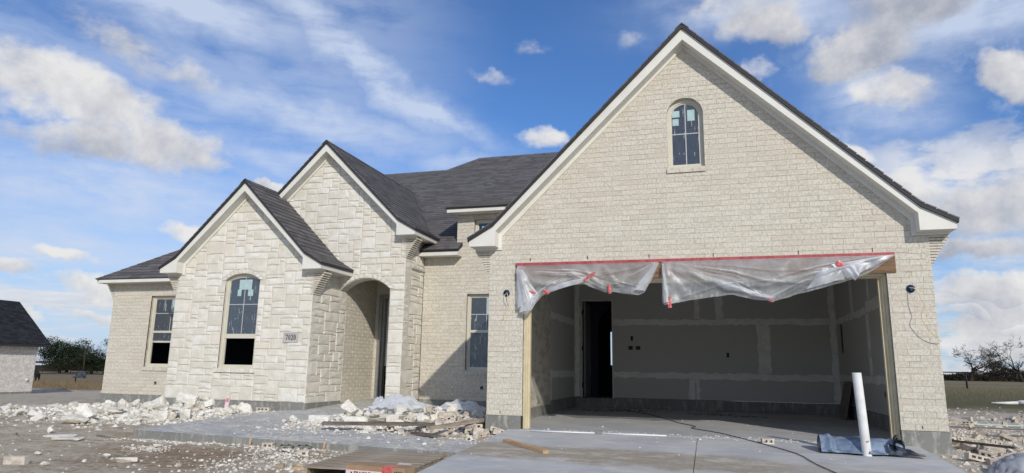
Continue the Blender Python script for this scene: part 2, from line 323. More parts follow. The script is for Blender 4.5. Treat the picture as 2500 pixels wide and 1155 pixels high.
M['tape'] = material('red_tape', flat((0.46, 0.045, 0.045), (0.58, 0.16, 0.15), 40), .35, .5)
M['trimwood'] = material('jamb_yellowish', flat((0.54, 0.46, 0.29), (0.62, 0.55, 0.38), 6), .55, .35)
M['pvc'] = material('pvc_white', flat((0.64, 0.635, 0.60), (0.77, 0.77, 0.75), 7, .02), .4, .45)
M['blueb'] = material('blue_box', flat((0.02, 0.09, 0.26)), .45, .4)
M['wireY'] = material('wire_yellow', flat((0.62, 0.52, 0.22)), .5, .4)
M['wireW'] = material('wire_white', flat((0.72, 0.70, 0.62)), .5, .4)
M['cordk'] = material('cord_dark', flat((0.035, 0.028, 0.024)), .6, .3)
M['pal'] = material('pallet_wood', f_wood((0.20, 0.155, 0.11), (0.42, 0.36, 0.29)), .9, .15)
M['lumber'] = material('lumber_fresh', f_wood((0.38, 0.24, 0.13), (0.54, 0.38, 0.23)), .85, .2)
M['plankd'] = material('plank_weathered', f_wood((0.085, 0.070, 0.058), (0.20, 0.175, 0.15)), .9, .15)
M['card'] = material('cardboard', flat((0.30, 0.20, 0.12), (0.38, 0.26, 0.165), 5), .85, .2)
M['pink'] = material('label_pink', flat((0.66, 0.50, 0.52), (0.72, 0.58, 0.60), 9), .6, .3)
M['ink'] = material('ink_dark', flat((0.05, 0.025, 0.03)), .7, .2)
def f_membrane(q):
    n = q.noise(q.mapping(q.obj, scale=(1, 2.5, 1)), 4, 6, .65); n2 = q.noise(q.obj, 26, 5, .7)
    c = q.mix(q.mr(n, .36, .62), (0.095, 0.14, 0.215), (0.215, 0.275, 0.365)); c = q.mix(q.mr(n2, .58, .68, 0, .5), c, (0.36, 0.38, 0.40))
    bump(q, q.m('ADD', n, q.m('MULTIPLY', n2, .3)), .6, .03); return c
M['sheet'] = material('blue_membrane', f_membrane, .36, .5)
M['bagg'] = material('grey_poly', flat((0.22, 0.235, 0.27), (0.34, 0.35, 0.38), 4), .3, .5)
M['plaque'] = material('plaque_stone', flat((0.42, 0.42, 0.40), (0.48, 0.47, 0.45), 20), .85, .2)
M['sticker'] = material('sticker_green', flat((0.42, 0.58, 0.54), (0.52, 0.66, 0.62), 12), .6, .3)
M['bark'] = material('bark_dark', flat((0.030, 0.025, 0.020), (0.055, 0.045, 0.036), 2), .95, .1)
M['ever'] = material('evergreen', lambda q: q.mix(q.rnd, (0.008, 0.015, 0.007), (0.028, 0.040, 0.016)), .9, .15)
M['brush'] = material('brush', lambda q: q.mix(q.rnd, (0.030, 0.025, 0.017), (0.075, 0.062, 0.042)), .95, .1)
M['drygrass'] = material('dry_grass', lambda q: q.mix(q.rnd, (0.13, 0.10, 0.06), (0.25, 0.195, 0.115)), .95, .1)
M['post'] = material('fence_black', flat((0.012, 0.012, 0.013)), .6, .3)
M['cow'] = material('hide_black', flat((0.012, 0.010, 0.009), (0.022, 0.018, 0.016), 4), .8, .2)
M['barn'] = material('barn_white', flat((0.62, 0.64, 0.66)), .6, .3)
M['chips'] = material('stone_chips', lambda q: q.mix(q.rnd, (0.40, 0.36, 0.29), (0.72, 0.70, 0.65)), .95, .1)
M['bricks_loose'] = material('brick_loose', lambda q: q.mix(q.m('ADD', q.mr(q.noise(q.obj, 14, 3, .5), .4, .6, 0, .6), q.m('MULTIPLY', q.rnd, .4)), (0.42, 0.36, 0.29), (0.66, 0.61, 0.53)), .95, .1)

def m_glass():
    m = bpy.data.materials.new('window_glass'); m.use_nodes = True; q = NT(m.node_tree); q.n.clear()
    o = q.node('ShaderNodeOutputMaterial'); t = q.node('ShaderNodeBsdfTransparent'); g = q.node('ShaderNodeBsdfGlossy'); x = q.node('ShaderNodeMixShader')
    t.inputs[0].default_value = (.62, .70, .74, 1); g.inputs[0].default_value = (.72, .76, .78, 1); g.inputs['Roughness'].default_value = .02
    fr = q.node('ShaderNodeFresnel'); fr.inputs[0].default_value = 1.5
    q.l.new(q.m('MULTIPLY_ADD', fr.outputs[0], 1.6, 0.02, clamp=True), x.inputs[0]); q.l.new(t.outputs[0], x.inputs[1]); q.l.new(g.outputs[0], x.inputs[2]); q.l.new(x.outputs[0], o.inputs[0])
    return m
M['glass'] = m_glass()
def m_film(name, cover, streak, col=(.80, .83, .86), tint=(.9, .92, .95)):
    m = bpy.data.materials.new(name); m.use_nodes = True; q = NT(m.node_tree); q.n.clear()
    o = q.node('ShaderNodeOutputMaterial'); t = q.node('ShaderNodeBsdfTransparent'); d = q.node('ShaderNodeBsdfDiffuse'); tl = q.node('ShaderNodeBsdfTranslucent'); g = q.node('ShaderNodeBsdfGlossy')
    t.inputs[0].default_value = (*tint, 1); d.inputs[0].default_value = (*col, 1); tl.inputs[0].default_value = (*col, 1)
    g.inputs[0].default_value = (.9, .92, .95, 1); g.inputs['Roughness'].default_value = .40 if not streak else .25
    pos = q.node('ShaderNodeNewGeometry').outputs['Position']
    n1 = q.noise(q.mapping(pos, scale=(1.0, 1.0, .16) if streak else (1, 1, 1)), 22 if streak else 3.2, 5, .62, dist=.4)
    n2 = q.noise(pos, 26, 4, .7)
    if streak: f = q.m('MULTIPLY_ADD', q.mr(n1, .585, .67), .55, cover)
    else: f = q.m('ADD', q.m('MULTIPLY', q.mr(n1, .35, .7), .22), q.m('MULTIPLY_ADD', q.mr(n2, .60, .72), .22, cover), clamp=True)
    lw_ = q.node('ShaderNodeLayerWeight'); lw_.inputs[0].default_value = .35
    if not streak: f = q.m('ADD', f, q.m('MULTIPLY', q.mr(lw_.outputs['Facing'], .08, .55), .55), clamp=True)
    bp_ = q.node('ShaderNodeBump'); bp_.inputs['Strength'].default_value = .4; bp_.inputs['Distance'].default_value = .012; q.l.new(n1, bp_.inputs['Height'])
    for s_ in (d, g, tl): q.l.new(bp_.outputs[0], s_.inputs['Normal'])
    a = q.node('ShaderNodeMixShader'); a.inputs[0].default_value = .42; q.l.new(d.outputs[0], a.inputs[1]); q.l.new(tl.outputs[0], a.inputs[2])
    b = q.node('ShaderNodeMixShader'); b.inputs[0].default_value = .10; q.l.new(a.outputs[0], b.inputs[1]); q.l.new(g.outputs[0], b.inputs[2])
    c = q.node('ShaderNodeMixShader'); q.l.new(f, c.inputs[0]); q.l.new(t.outputs[0], c.inputs[1]); q.l.new(b.outputs[0], c.inputs[2]); q.l.new(c.outputs[0], o.inputs[0])
    return m
M['film'] = m_film('window_film', .10, True)
M['poly'] = m_film('plastic_sheeting', .30, False, (.84, .85, .86))
M['poly2'] = m_film('plastic_wrap_thick', .45, False, (.90, .92, .94))

# ------------------------------------------------------------------ mesh helpers
class MB:
    def __init__(s): s.v = []; s.f = []; s.sm = []
    def add(s, vs, fs, smooth=False):
        o = len(s.v); s.v += [tuple(p) for p in vs]; s.f += [tuple(i+o for i in f) for f in fs]; s.sm += [smooth]*len(fs)
    def box(s, x0, x1, y0, y1, z0, z1, mtx=None):
        P = [Vector((x, y, z)) for z in (z0, z1) for x, y in ((x0, y0), (x1, y0), (x1, y1), (x0, y1))]
        if mtx is not None: P = [mtx @ p for p in P]
        s.add(P, [(3, 2, 1, 0), (4, 5, 6, 7), (0, 1, 5, 4), (1, 2, 6, 5), (2, 3, 7, 6), (3, 0, 4, 7)])
    def tube(s, pts, r, n=6, caps=True):
        pts = [Vector(p) for p in pts]; rs = r if hasattr(r, '__len__') else [r]*len(pts); rings = []
        prev = None
        for i, p in enumerate(pts):
            d = (pts[min(i+1, len(pts)-1)]-pts[max(i-1, 0)]).normalized()
            a = prev if prev is not None else (Vector((0, 0, 1)) if abs(d.z) < .9 else Vector((1, 0, 0)))
            u = (a - d*a.dot(d)).normalized(); w = d.cross(u); prev = u
            rings.append([p+(u*math.cos(2*PI*k/n)+w*math.sin(2*PI*k/n))*rs[i] for k in range(n)])
        vs = [p for r_ in rings for p in r_]; fs = []
        for i in range(len(pts)-1):
            for k in range(n): fs.append((i*n+k, i*n+(k+1) % n, (i+1)*n+(k+1) % n, (i+1)*n+k))
        if caps: fs += [tuple(range(n))[::-1], tuple(range((len(pts)-1)*n, len(pts)*n))]
        s.add(vs, fs, True)
    def obj(s, name, mat, parent=None, loc=None, **props):
        me = bpy.data.meshes.new(name); me.from_pydata(s.v, [], s.f); me.materials.append(mat)
        me.polygons.foreach_set('use_smooth', s.sm); me.update()
        return link(name, me, parent, loc, **props)
def link(name, me, parent=None, loc=None, **props):
    o = bpy.data.objects.new(name, me); COL.objects.link(o)
    if parent is not None: o.parent = parent
    if loc is not None: o.location = loc
    for k, v in props.items(): o[k] = v
    return o
def empty(name, loc, label=None, cat=None, group=None, parent=None, rz=0.0):
    o = bpy.data.objects.new(name, None); COL.objects.link(o); o.location = loc; o.rotation_euler = (0, 0, rz); o.empty_display_size = .2
    if label: o['label'] = label
    if cat: o['category'] = cat
    if group: o['group'] = group
    if parent is not None: o.parent = parent
    return o

def area(p): return 0.5*sum(p[i][0]*p[(i+1) % len(p)][1]-p[(i+1) % len(p)][0]*p[i][1] for i in range(len(p)))
def clip(poly, a, b, c):
    """keep a*x+b*y <= c"""
    out = []
    for i in range(len(poly)):
        p, q = poly[i], poly[(i+1) % len(poly)]
        dp, dq = a*p[0]+b*p[1]-c, a*q[0]+b*q[1]-c
        if dp <= 0: out.append(p)
        if (dp < 0 < dq) or (dq < 0 < dp):
            t = dp/(dp-dq); out.append((p[0]+(q[0]-p[0])*t, p[1]+(q[1]-p[1])*t))
    return out
def edges_of(cv):
    for i in range(len(cv)):
        p, q = cv[i], cv[(i+1) % len(cv)]; a, b = q[1]-p[1], p[0]-q[0]; L = math.hypot(a, b) or 1
        yield a/L, b/L, (a*p[0]+b*p[1])/L            # inside (CCW) is a*x+b*y <= c
def clip_in(poly, cv):
    for a, b, c in edges_of(cv):
        poly = clip(poly, a, b, c)
        if len(poly) < 3: return []
    return poly
def cut_out(poly, cv):
    ins = clip_in(poly, cv)
    if len(ins) < 3 or abs(area(ins)) < 1e-5: return poly
    best, ba = [], 0
    for a, b, c in edges_of(cv):
        k = clip(poly, -a, -b, -c)
        if len(k) >= 3 and abs(area(k)) > ba: ba = abs(area(k)); best = k
    return best if ba > 3e-4 else []
def frame(O, U, V):
    O, U, V = Vector(O), Vector(U).normalized(), Vector(V).normalized(); N = U.cross(V)
    return lambda a, b, c=0.0: O+U*a+V*b+N*c
def slab(mb, fr, loops, c0, c1):
    """a plate with holes; loops: outer first"""
    tris = tessellate_polygon([[Vector((p[0], p[1], 0)) for p in l] for l in loops])
    flatp = [p for l in loops for p in l]; n = len(flatp)
    vs = [fr(p[0], p[1], c0) for p in flatp]+[fr(p[0], p[1], c1) for p in flatp]; fs = []
    for t in tris:
        a = area([flatp[i] for i in t])
        t = t if a > 0 else t[::-1]
        fs.append(tuple(i+n for i in t)); fs.append(tuple(t[::-1]))
    o = 0
    for li, l in enumerate(loops):
        s = area(l) > 0
        if li > 0: s = not s
        m = len(l)
        for i in range(m):
            j = (i+1) % m
            f = (o+i, o+j, o+j+n, o+i+n); fs.append(f if s else f[::-1])
        o += m
    mb.add(vs, fs)
def piece(mb, fr, poly, c0, c1, bev=.004, rough=0.0, tilt=0.0):
    """one brick / stone / shingle: extruded outline with a narrow bevel; rough lifts the middle of the face"""
    if area(poly) < 0: poly = poly[::-1]
    n = len(poly); cx = sum(p[0] for p in poly)/n; cy = sum(p[1] for p in poly)/n
    ins = []
    for p in poly:
        dx, dy = cx-p[0], cy-p[1]; L = math.hypot(dx, dy) or 1
        ins.append((p[0]+dx/L*bev*1.4, p[1]+dy/L*bev*1.4))
    vs = [fr(p[0], p[1], c0) for p in poly]+[fr(p[0], p[1], c1-bev+tilt*(p[1]-cy)) for p in poly]
    vs += [fr(p[0], p[1], c1+(rnd.uniform(-1, 1)*rough*.7 if rough else 0)+tilt*(p[1]-cy)) for p in ins]
    fs = []
    for k in (0, 1):
        for i in range(n): j = (i+1) % n; fs.append((k*n+i, k*n+j, (k+1)*n+j, (k+1)*n+i))
    if rough:
        vs.append(fr(cx+rnd.uniform(-.02, .02), cy+rnd.uniform(-.01, .01), c1+rnd.uniform(.2, 1.3)*rough))
        for i in range(n): fs.append((2*n+i, 2*n+(i+1) % n, 3*n))
    else: fs.append(tuple(range(2*n, 3*n)))
    mb.add(vs, fs)
def arc(xl, xr, zs, zc, n=10):
    """points of a segmental arch from right spring to left spring"""
    r = (xr-xl)/2; h = zc-zs; xc = (xl+xr)/2; Rr = (h*h+r*r)/(2*h); th = math.asin(min(1, r/Rr)) if h < r else PI-math.asin(min(1, r/Rr)); cz = zc-Rr
    return [(xc+Rr*math.sin(th*(1-2*i/n)), cz+Rr*math.cos(th*(1-2*i/n))) for i in range(n+1)]

# brick courses in a region
BL, BH, JT = .254, .0762, .0075
def brick_polys(x0, x1, z0, z1, holes=(), within=None, soldier=None, skew=0.0):
    out = []; r = 0; z = z0
    while z < z1-.01:
        zt = min(z+BH, z1); xo = x0-(BL/2 if r % 2 else 0)-rnd.uniform(0, .02)
        sold = soldier and soldier[0]-.02 <= z < soldier[0]+.03
        L = BH if sold else BL
        if sold: zt = soldier[1]
        x = xo
        while x < x1:
            a, b = max(x, x0), min(x+L-JT, x1)
            if b-a > .02:
                p = [(a, z+JT/2), (b, z+JT/2), (b, zt-JT/2), (a, zt-JT/2)]
                if within: p = clip_in(p, within)
                for h in holes:
                    if len(p) >= 3: p = cut_out(p, h)
                if len(p) >= 3 and abs(area(p)) > 4e-4: out.append(p)
            x += L
        z = zt; r += 1
    return out
def stone_polys(x0, x1, z0, z1, holes=(), within=None, seed=1, cw=.062):
    rg = random.Random(seed); ch = .066
    nx, nz = int(math.ceil((x1-x0)/cw)), int(math.ceil((z1-z0)/ch)); cw = (x1-x0)/nx
    occ = [[False]*nx for _ in range(nz)]; rects = []
    for j in range(nz):
        for i in range(nx):
            if occ[j][i]: continue
            h = rg.choice((1, 2, 2, 2, 2, 3, 3, 4)); w = rg.choice((4, 5, 6, 7, 8, 9)) if h < 3 else rg.choice((3, 4, 5, 6, 7))
            if h == 1: w = rg.choice((4, 5, 6))
            k = 0
            while i+k < nx and k < w and not occ[j][i+k]: k += 1
            rem = 0
            while i+k+rem < nx and not occ[j][i+k+rem]: rem += 1
            if 0 < rem < 2 and k+rem <= 9: k += rem
            w = k; h = min(h, nz-j)
            if w == 1: h = min(nz-j, max(h, 2))
            for b in range(h):
                for a in range(w): occ[j+b][i+a] = True
            rects.append((i, j, w, h))
    nd = {}
    def node(i, j):
        if (i, j) not in nd:
            jx = 0 if i in (0, nx) else rg.uniform(-.011, .011); nd[(i, j)] = (x0+i*cw+jx, z0+j*ch+(0 if j == 0 else rg.uniform(-.010, .010)))
        return nd[(i, j)]
    out = []; g = .0065
    for i, j, w, h in rects:
        a, b, c, d = node(i, j), node(i+w, j), node(i+w, j+h), node(i, j+h)
        gg = lambda: g+rg.uniform(-.001, .003)
        pm = ((a[0]+b[0])/2, (a[1]+b[1])/2+gg()+rg.uniform(-.006, .006)); qm = ((c[0]+d[0])/2, (c[1]+d[1])/2-gg()+rg.uniform(-.007, .007))
        p = [(a[0]+gg(), a[1]+gg()), pm, (b[0]-gg(), b[1]+gg()), (c[0]-gg(), c[1]-gg()), qm, (d[0]+gg(), d[1]-gg())]
        if within: p = clip_in(p, within)
        for hh in holes:
            if len(p) >= 3: p = cut_out(p, hh)
        if len(p) >= 3 and abs(area(p)) > 5e-4: out.append(p)
    return out
def lay(parent, fr, polys, name, mat, single, c0=-.004, c1=.005, **kw):
    """put pieces on a wall: the first `single` nearest ones as objects, the rest joined"""
    def dist(p): return (fr(sum(q[0] for q in p)/len(p), sum(q[1] for q in p)/len(p))-CAM).length/ (abs(area(p))**.5+.05)
    polys = sorted(polys, key=dist)
    for p in polys[:single]:
        mb = MB(); piece(mb, fr, p, c0, c1+rnd.uniform(-.0012, .0012), **kw); me_center(mb, name, mat, parent)
    if len(polys) > single:
        mb = MB()
        for p in polys[single:]: piece(mb, fr, p, c0, c1+rnd.uniform(-.0012, .0012), **kw)
        mb.obj(name, mat, parent, kind='stuff')
def me_center(mb, name, mat, parent, **props):
    c = Vector((0, 0, 0))
    for p in mb.v: c += Vector(p)
    c /= len(mb.v); mb.v = [tuple(Vector(p)-c) for p in mb.v]
    return mb.obj(name, mat, parent, loc=c, **props)

# ------------------------------------------------------------------ ground
def sstep(a, b, x):
    t = max(0, min(1, (x-a)/(b-a))); return t*t*(3-2*t)
def g_base(x, y):
    z = -.07
    if y < 0: z -= .045*min(-y, 14)
    z -= .075*math.exp(-((x+.95)/.8)**2-((y+2.9)/.75)**2)
    if x < -11: z -= .04*min(-11-x, 28)*1.0
    if x < -39: z -= .002*min(-39-x, 60)
    if x > 5.4: z -= .10*sstep(5.4, 6.4, x)*(1-sstep(9, 30, y))
    if x > 0: z += .12*sstep(14, 45, y)
    return z
def g_h(x, y):
    z = g_base(x, y)
    # heaps of spoil in front of the walls
    z += .13*math.exp(-((x+7.2)/1.7)**2-((y-.75)/.50)**2)
    z += .17*math.exp(-((x+2.0)/.95)**2-((y-1.15)/.75)**2)
    if -15 < x < 9 and -11 < y < 12:
        inside = (-10.7 < x < -3.1 and 2.8 < y) or (-.6 < x < 5.5 and 0 < y)
        k = 0 if inside else 1
        if -.35 < x < 5.2 and y < .1: k = .15
        z += k*(noise.noise(Vector((x*.9, y*.9, 3)))*.035+noise.noise(Vector((x*3.1, y*3.1, 9)))*.016+noise.noise(Vector((x*9, y*9, 1)))*.007)
    return z
def spaced(lo, hi, step, out_lo, out_hi):
    a = []; x = lo
    while x <= hi: a.append(x); x += step
    l, s = [], step
    x = lo
    while x > out_lo: s *= 1.22; x -= s; l.append(x)
    r, s = [], step; x = a[-1]
    while x < out_hi: s *= 1.22; x += s; r.append(x)
    return l[::-1]+a+r
xs = spaced(-13.0, 8.6, .09, -2500, 2500); ys = spaced(-6.0, 3.4, .085, -400, 3000)
vs = [(x, y, g_h(x, y)) for y in ys for x in xs]; nx = len(xs)
fs = [(j*nx+i, j*nx+i+1, (j+1)*nx+i+1, (j+1)*nx+i) for j in range(len(ys)-1) for i in range(nx-1)]
gm = MB(); gm.add(vs, fs, True); gm.obj('ground', M['dirt'], kind='structure')

# slabs: drive and front walk (both fall gently away from the house)
def drz(y): return .0-.055*max(0, -y) if y < 0 else 0.0
mb = MB()
def quad_slab(mb, xy, zf, th):
    P = [Vector((x, y, zf(x, y))) for x, y in xy]; n = len(P)
    mb.add(P+[p-Vector((0, 0, th)) for p in P], [tuple(range(n)), tuple(range(2*n-1, n-1, -1))]+[(i, i+n, (i+1) % n+n, (i+1) % n) for i in range(n)])
jx = 2.44
for xa, xb in ((-.2, jx-.004), (jx+.004, 5.06)):
    for ya, yb in ((-1.75, -.012), (-4.8, -1.758), (-12.5, -4.808)):
        quad_slab(mb, [(xa, ya), (xb, ya), (xb, yb), (xa, yb)], lambda x, y: drz(y)-.004, .14)
mb.obj('driveway', M['drive'], kind='structure')
wz = lambda x, y: -.045+.02*sstep(-2, 2.5, y)+max(0, y-.4)*.045-.072*sstep(-4.9, -.2, x)*sstep(1, -2, y)
mb = MB()
pts = [(-4.93, -2.0), (-.215, -2.0), (-.215, -1.0), (-1.2, -.75), (-2.4, -.42), (-3.3, .1), (-3.5, 1.6), (-3.56, 4.2), (-4.68, 4.2), (-4.70, 1.66), (-5.45, 1.1), (-5.32, 0.2), (-5.12, -1.1)]
tr = tessellate_polygon([[Vector((x, y, 0)) for x, y in pts]])
def subdiv_slab():
    n = len(pts); P = [Vector((x, y, wz(x, y))) for x, y in pts]
    mb.add(P+[p-Vector((0, 0, .15)) for p in P], [tuple(t if area([pts[i] for i in t]) > 0 else t[::-1]) for t in tr]+[(i, i+n, (i+1) % n+n, (i+1) % n) for i in range(n)])
subdiv_slab()
o = mb.obj('front_path', M['walk'], kind='structure'); o.data.materials.append(M['plinth'])
for i_, p_ in enumerate(o.data.polygons):
    if abs(p_.normal.z) < .5: p_.material_index = 1

# ------------------------------------------------------------------ the house
house = empty('brick_house', (0, 0, 0), 'cream brick and limestone house under construction with three front gables and an open garage', 'house')
def part(mb, name, mat, parent=None, **p): return mb.obj(name, M[mat], parent or house, **p)
def wallfr(y): return frame((0, y, 0), (1, 0, 0), (0, 0, 1))          # faces the street (-Y)
def sidefr(x): return frame((x, 0, 0), (0, 1, 0), (0, 0, 1))          # faces +X
def rect(a, b, c, d): return [(a, c), (b, c), (b, d), (a, d)]
XL, XR, XC = -.542, 5.403, 2.43
def archpoly(xl, xr, zb, zs, zc, n=12): return [(xl, zb), (xr, zb)]+arc(xl, xr, zs, zc, n)

# garage gable wall
FG = wallfr(0)
gout = [(XL, .183), (0, .183), (0, 2.15), (4.88, 2.15), (4.88, .183), (XR, .183), (XR, 2.69), (XC, 5.655), (XL, 2.69)]
gwin = archpoly(2.162, 2.679, 3.752, 4.595, 4.822)
mb = MB(); slab(mb, FG, [gout, gwin[::-1]], -.13, -.0038); gw = part(mb, 'garage_wall', 'mortar')
gconv = [(XL, .183), (XR, .183), (XR, 2.69), (XC, 5.655), (XL, 2.69)]
gsill = rect(2.148, 2.69, 3.672, 3.752)
bp_ = brick_polys(XL, XR, .183, 5.66, [rect(0, 4.88, -1, 2.2), rect(-.125, 4.995, 2.145, 2.417), gwin, gsill], gconv)
lay(gw, FG, bp_, 'brick', M['brick'], 300, -.03, 0.0, bev=.0022)
mb = MB()
for i in range(3): mb.box(2.148+i*.181, 2.148+(i+1)*.181-.004, -.022, .1, 3.676, 3.750)
part(mb, 'window_sill', 'brick')
# the cut ends of a few odd bricks beside the arch and small weep slots over the header
for x, z, h in ((0.10, 2.47, .045), (.97, 2.47, .05), (1.86, 2.47, .05), (2.74, 2.453, .048), (3.84, 2.455, .05), (4.74, 2.455, .05), (-.33, .225, .04), (5.12, .225, .04)):
    mb = MB(); mb.box(x-.005, x+.005, -.003, .02, z-h/2, z+h/2); part(mb, 'weep_slot', 'black')
# side walls of the garage, seen only from aside
mb = MB(); slab(mb, sidefr(XR), [rect(.13, 6.4, .183, 2.69)], -.13, -.0045); w = part(mb, 'side_wall', 'mortar')
lay(w, sidefr(XR), brick_polys(0.0, 6.4, .183, 2.69), 'brick', M['brick'], 0, -.03, 0, bev=.003)
LF = frame((XL, 0, 0), (0, -1, 0), (0, 0, 1))
mb = MB(); slab(mb, LF, [rect(-3.57, -.13, .183, 2.69)], -.13, -.0045); w = part(mb, 'side_wall', 'mortar')
lay(w, LF, brick_polys(-3.576, 0, .183, 2.69), 'brick', M['brick'], 0, -.03, 0, bev=.003)

# concrete stem walls under the masonry
for b_ in ((XL-.004, -.002, -.012, .16, -.55, .180), (4.884, XR+.012, -.012, .16, -.55, .180), (5.26, XR+.006, .162, 6.4, -.55, .180), (XL-.002, -.44, .162, 3.70, -.5, .179), (-10.62, -7.958, 2.636, 2.85, -.7, .153), (-10.618, -10.40, 2.852, 9.0, -.7, .152), (-7.957, -4.690, 1.663, 1.87, -.6, .150), (-4.86, -4.692, 1.872, 2.95, -.4, .151), (-3.55, -3.223, 2.645, 2.85, -.4, .185), (-3.40, -3.225, 2.852, 3.57, -.4, .184), (-3.40, XL-.004, 3.572, 3.75, -.4, .196)):
    mb = MB(); mb.box(*b_); part(mb, 'foundation', 'plinth')


# left gable (limestone)
def zfun(xc, half, zE): return lambda x: zE+half+.02-abs(x-xc)
X1L, X1R, Y1, C1 = -7.952, -4.696, 1.671, -6.324
F1 = wallfr(Y1)
w1 = archpoly(-6.745, -5.922, .768, 2.512, 2.645)
c1poly = [(X1L, .155), (X1R, .155), (X1R, 2.69), (C1, 4.31), (X1L, 2.69)]
mb = MB(); slab(mb, F1, [c1poly, w1[::-1]], -.13, -.012); sw = part(mb, 'stone_gable_wall', 'mortard')
ring1 = archpoly(-6.85, -5.82, 2.40, 2.50, 2.735)
plaq = rect(-5.275, -4.952, 1.275, 1.466); sill1 = rect(-6.80, -5.865, .685, .766)
sp = stone_polys(X1L, X1R, .155, 4.32, [w1, ring1, plaq, sill1], c1poly, 11)
lay(sw, F1, sp, 'stone', M['stone'], 400, -.03, 0, bev=.010, rough=.005)
def voussoirs(parent, fr, xl, xr, zs, zc, th, n, c1=.008):
    inn = arc(xl, xr, zs, zc, n); out = arc(xl-th*.9, xr+th*.9, zs-.005, zc+th, n)
    for i in range(n):
        a, b, c, d = inn[i], inn[i+1], out[i+1], out[i]
        m = ((a[0]+b[0]+c[0]+d[0])/4, (a[1]+b[1]+c[1]+d[1])/4)
        p = [(q[0]+(m[0]-q[0])*.06, q[1]+(m[1]-q[1])*.06) for q in (a, b, c, d)]
        mb = MB(); piece(mb, fr, p, -.10, c1+rnd.uniform(-.002, .003), bev=.006, rough=.004); me_center(mb, 'arch_stone', M['stone'], parent)
voussoirs(sw, F1, -6.745, -5.922, 2.512, 2.645, .092, 11)
mb = MB()
for i in range(9): 
    mb = MB(); mb.box(-6.80+i*.1037, -6.80+(i+1)*.1037-.006, Y1-.028, Y1+.1, .688, .764); me_center(mb, 'sill_stone', M['stone'], sw)
# returning side of the left gable, running back into the porch
FS = sidefr(X1R)
mb = MB(); slab(mb, FS, [rect(1.80, 2.947, .155, 2.69)], -.13, -.012); s2 = part(mb, 'stone_side_wall', 'mortard')
lay(s2, FS, stone_polys(Y1, 2.947, .135, 2.70, seed=5, cw=.085), 'stone', M['stone'], 200, -.03, 0.0, bev=.010, rough=.007)
# tall gable over the porch
X2L, X2R, Y2, C2 = -7.03, -3.229, 2.652, -5.13
F2 = wallfr(Y2)
al, ar, as_, ac = -4.696, -3.547, 2.405, 2.636
arc2 = arc(al, ar, as_, ac, 14)
o2 = [(X2L, 2.0), (al, 2.0), (al, as_)]+arc2[::-1][1:-1]+[(ar, as_), (ar, .19), (X2R, .19), (X2R, 3.50), (C2, 5.40), (X2L, 3.50)]
mb = MB(); slab(mb, F2, [o2], -.295, -.012); tw = part(mb, 'tall_gable_wall', 'mortard')
c2poly = [(X2L, .19), (X2R, .19), (X2R, 3.50), (C2, 5.40), (X2L, 3.50)]
ring2 = [(al-.09, 0), (ar, 0), (ar+.0, as_-.02), (ar+.085, as_)]+arc(al-.09, ar+.085, as_, ac+.095, 10)[1:-1]+[(al-.09, as_)]
sp = stone_polys(ar, X2R, .19, 2.38, [], rect(ar, X2R, .19, 2.38), 3)+stone_polys(X2L, X2R, 2.38, 5.42, [archpoly(al-.09, ar+.088, 2.0, as_, ac+.095)], [(X2L, 2.38), (X2R, 2.38), (X2R, 3.50), (C2, 5.40), (X2L, 3.50)], 4)
vis = [p for p in sp if sum(q[1] for q in p)/len(p) > 4.53-abs(sum(q[0] for q in p)/len(p)+6.315)-.1 or sum(q[0] for q in p)/len(p) > -4.75]
lay(tw, F2, vis, 'stone', M['stone'], 400, -.03, 0, bev=.010, rough=.005)
voussoirs(tw, F2, al, ar, as_, ac, .095, 13)
# soffit of the porch arch in small stones
inn = arc(al, ar, as_, ac, 13)
for i in range(13):
    a, b = inn[i], inn[i+1]
    mb = MB(); fr = frame((a[0], Y2+.0, a[1]-.004), (b[0]-a[0], 0, b[1]-a[1]), (0, 1, 0)); L = math.hypot(b[0]-a[0], b[1]-a[1])
    piece(mb, fr, rect(.003, L-.003, .012, .29), -.01, .008, bev=.004); me_center(mb, 'arch_stone', M['stone'], tw)
# the pier's inner face and its right flank
FP = frame((ar, 0, 0), (0, -1, 0), (0, 0, 1))
lay(tw, FP, stone_polys(-2.94, -2.655, .19, 2.39, seed=8), 'stone', M['stone'], 40, -.01, .006, bev=.006, rough=.008)
F2S = sidefr(X2R)
mb = MB(); slab(mb, F2S, [rect(2.948, 3.576, .19, 3.48)], -.13, -.012); s3 = part(mb, 'stone_side_wall', 'mortard')
lay(s3, F2S, stone_polys(Y2, 3.576, .19, 3.48, seed=9, cw=.085), 'stone', M['stone'], 120, -.03, 0.0, bev=.010, rough=.007)

# left wing
YL, XW = 2.644, -10.613
FLW = wallfr(YL); wl = rect(-9.522, -8.62, .757, 2.342)
mb = MB(); slab(mb, FLW, [rect(XW, X1L+.05, .15, 2.66), wl[::-1]], -.13, -.0045); lw = part(mb, 'wing_wall', 'mortar')
lay(lw, FLW, brick_polys(XW, X1L+.02, .15, 2.64, [wl, rect(-9.56, -8.6, .672, .757)], None, (2.388, 2.64)), 'brick', M['brick'], 0, -.03, 0, bev=.003)
mb = MB()
for i in range(12): mb.box(-9.556+i*.08, -9.556+(i+1)*.08-.005, YL-.022, YL+.1, .675, .755)
part(mb, 'window_sill', 'brick')
FW = frame((XW, 0, 0), (0, -1, 0), (0, 0, 1))
mb = MB(); slab(mb, FW, [rect(-9.0, -2.78, .15, 2.66)], -.13, -.0045); w = part(mb, 'side_wall', 'mortar')
lay(w, FW, brick_polys(-9.0, -YL, .15, 2.64), 'brick', M['brick'], 0, -.03, 0, bev=.003)

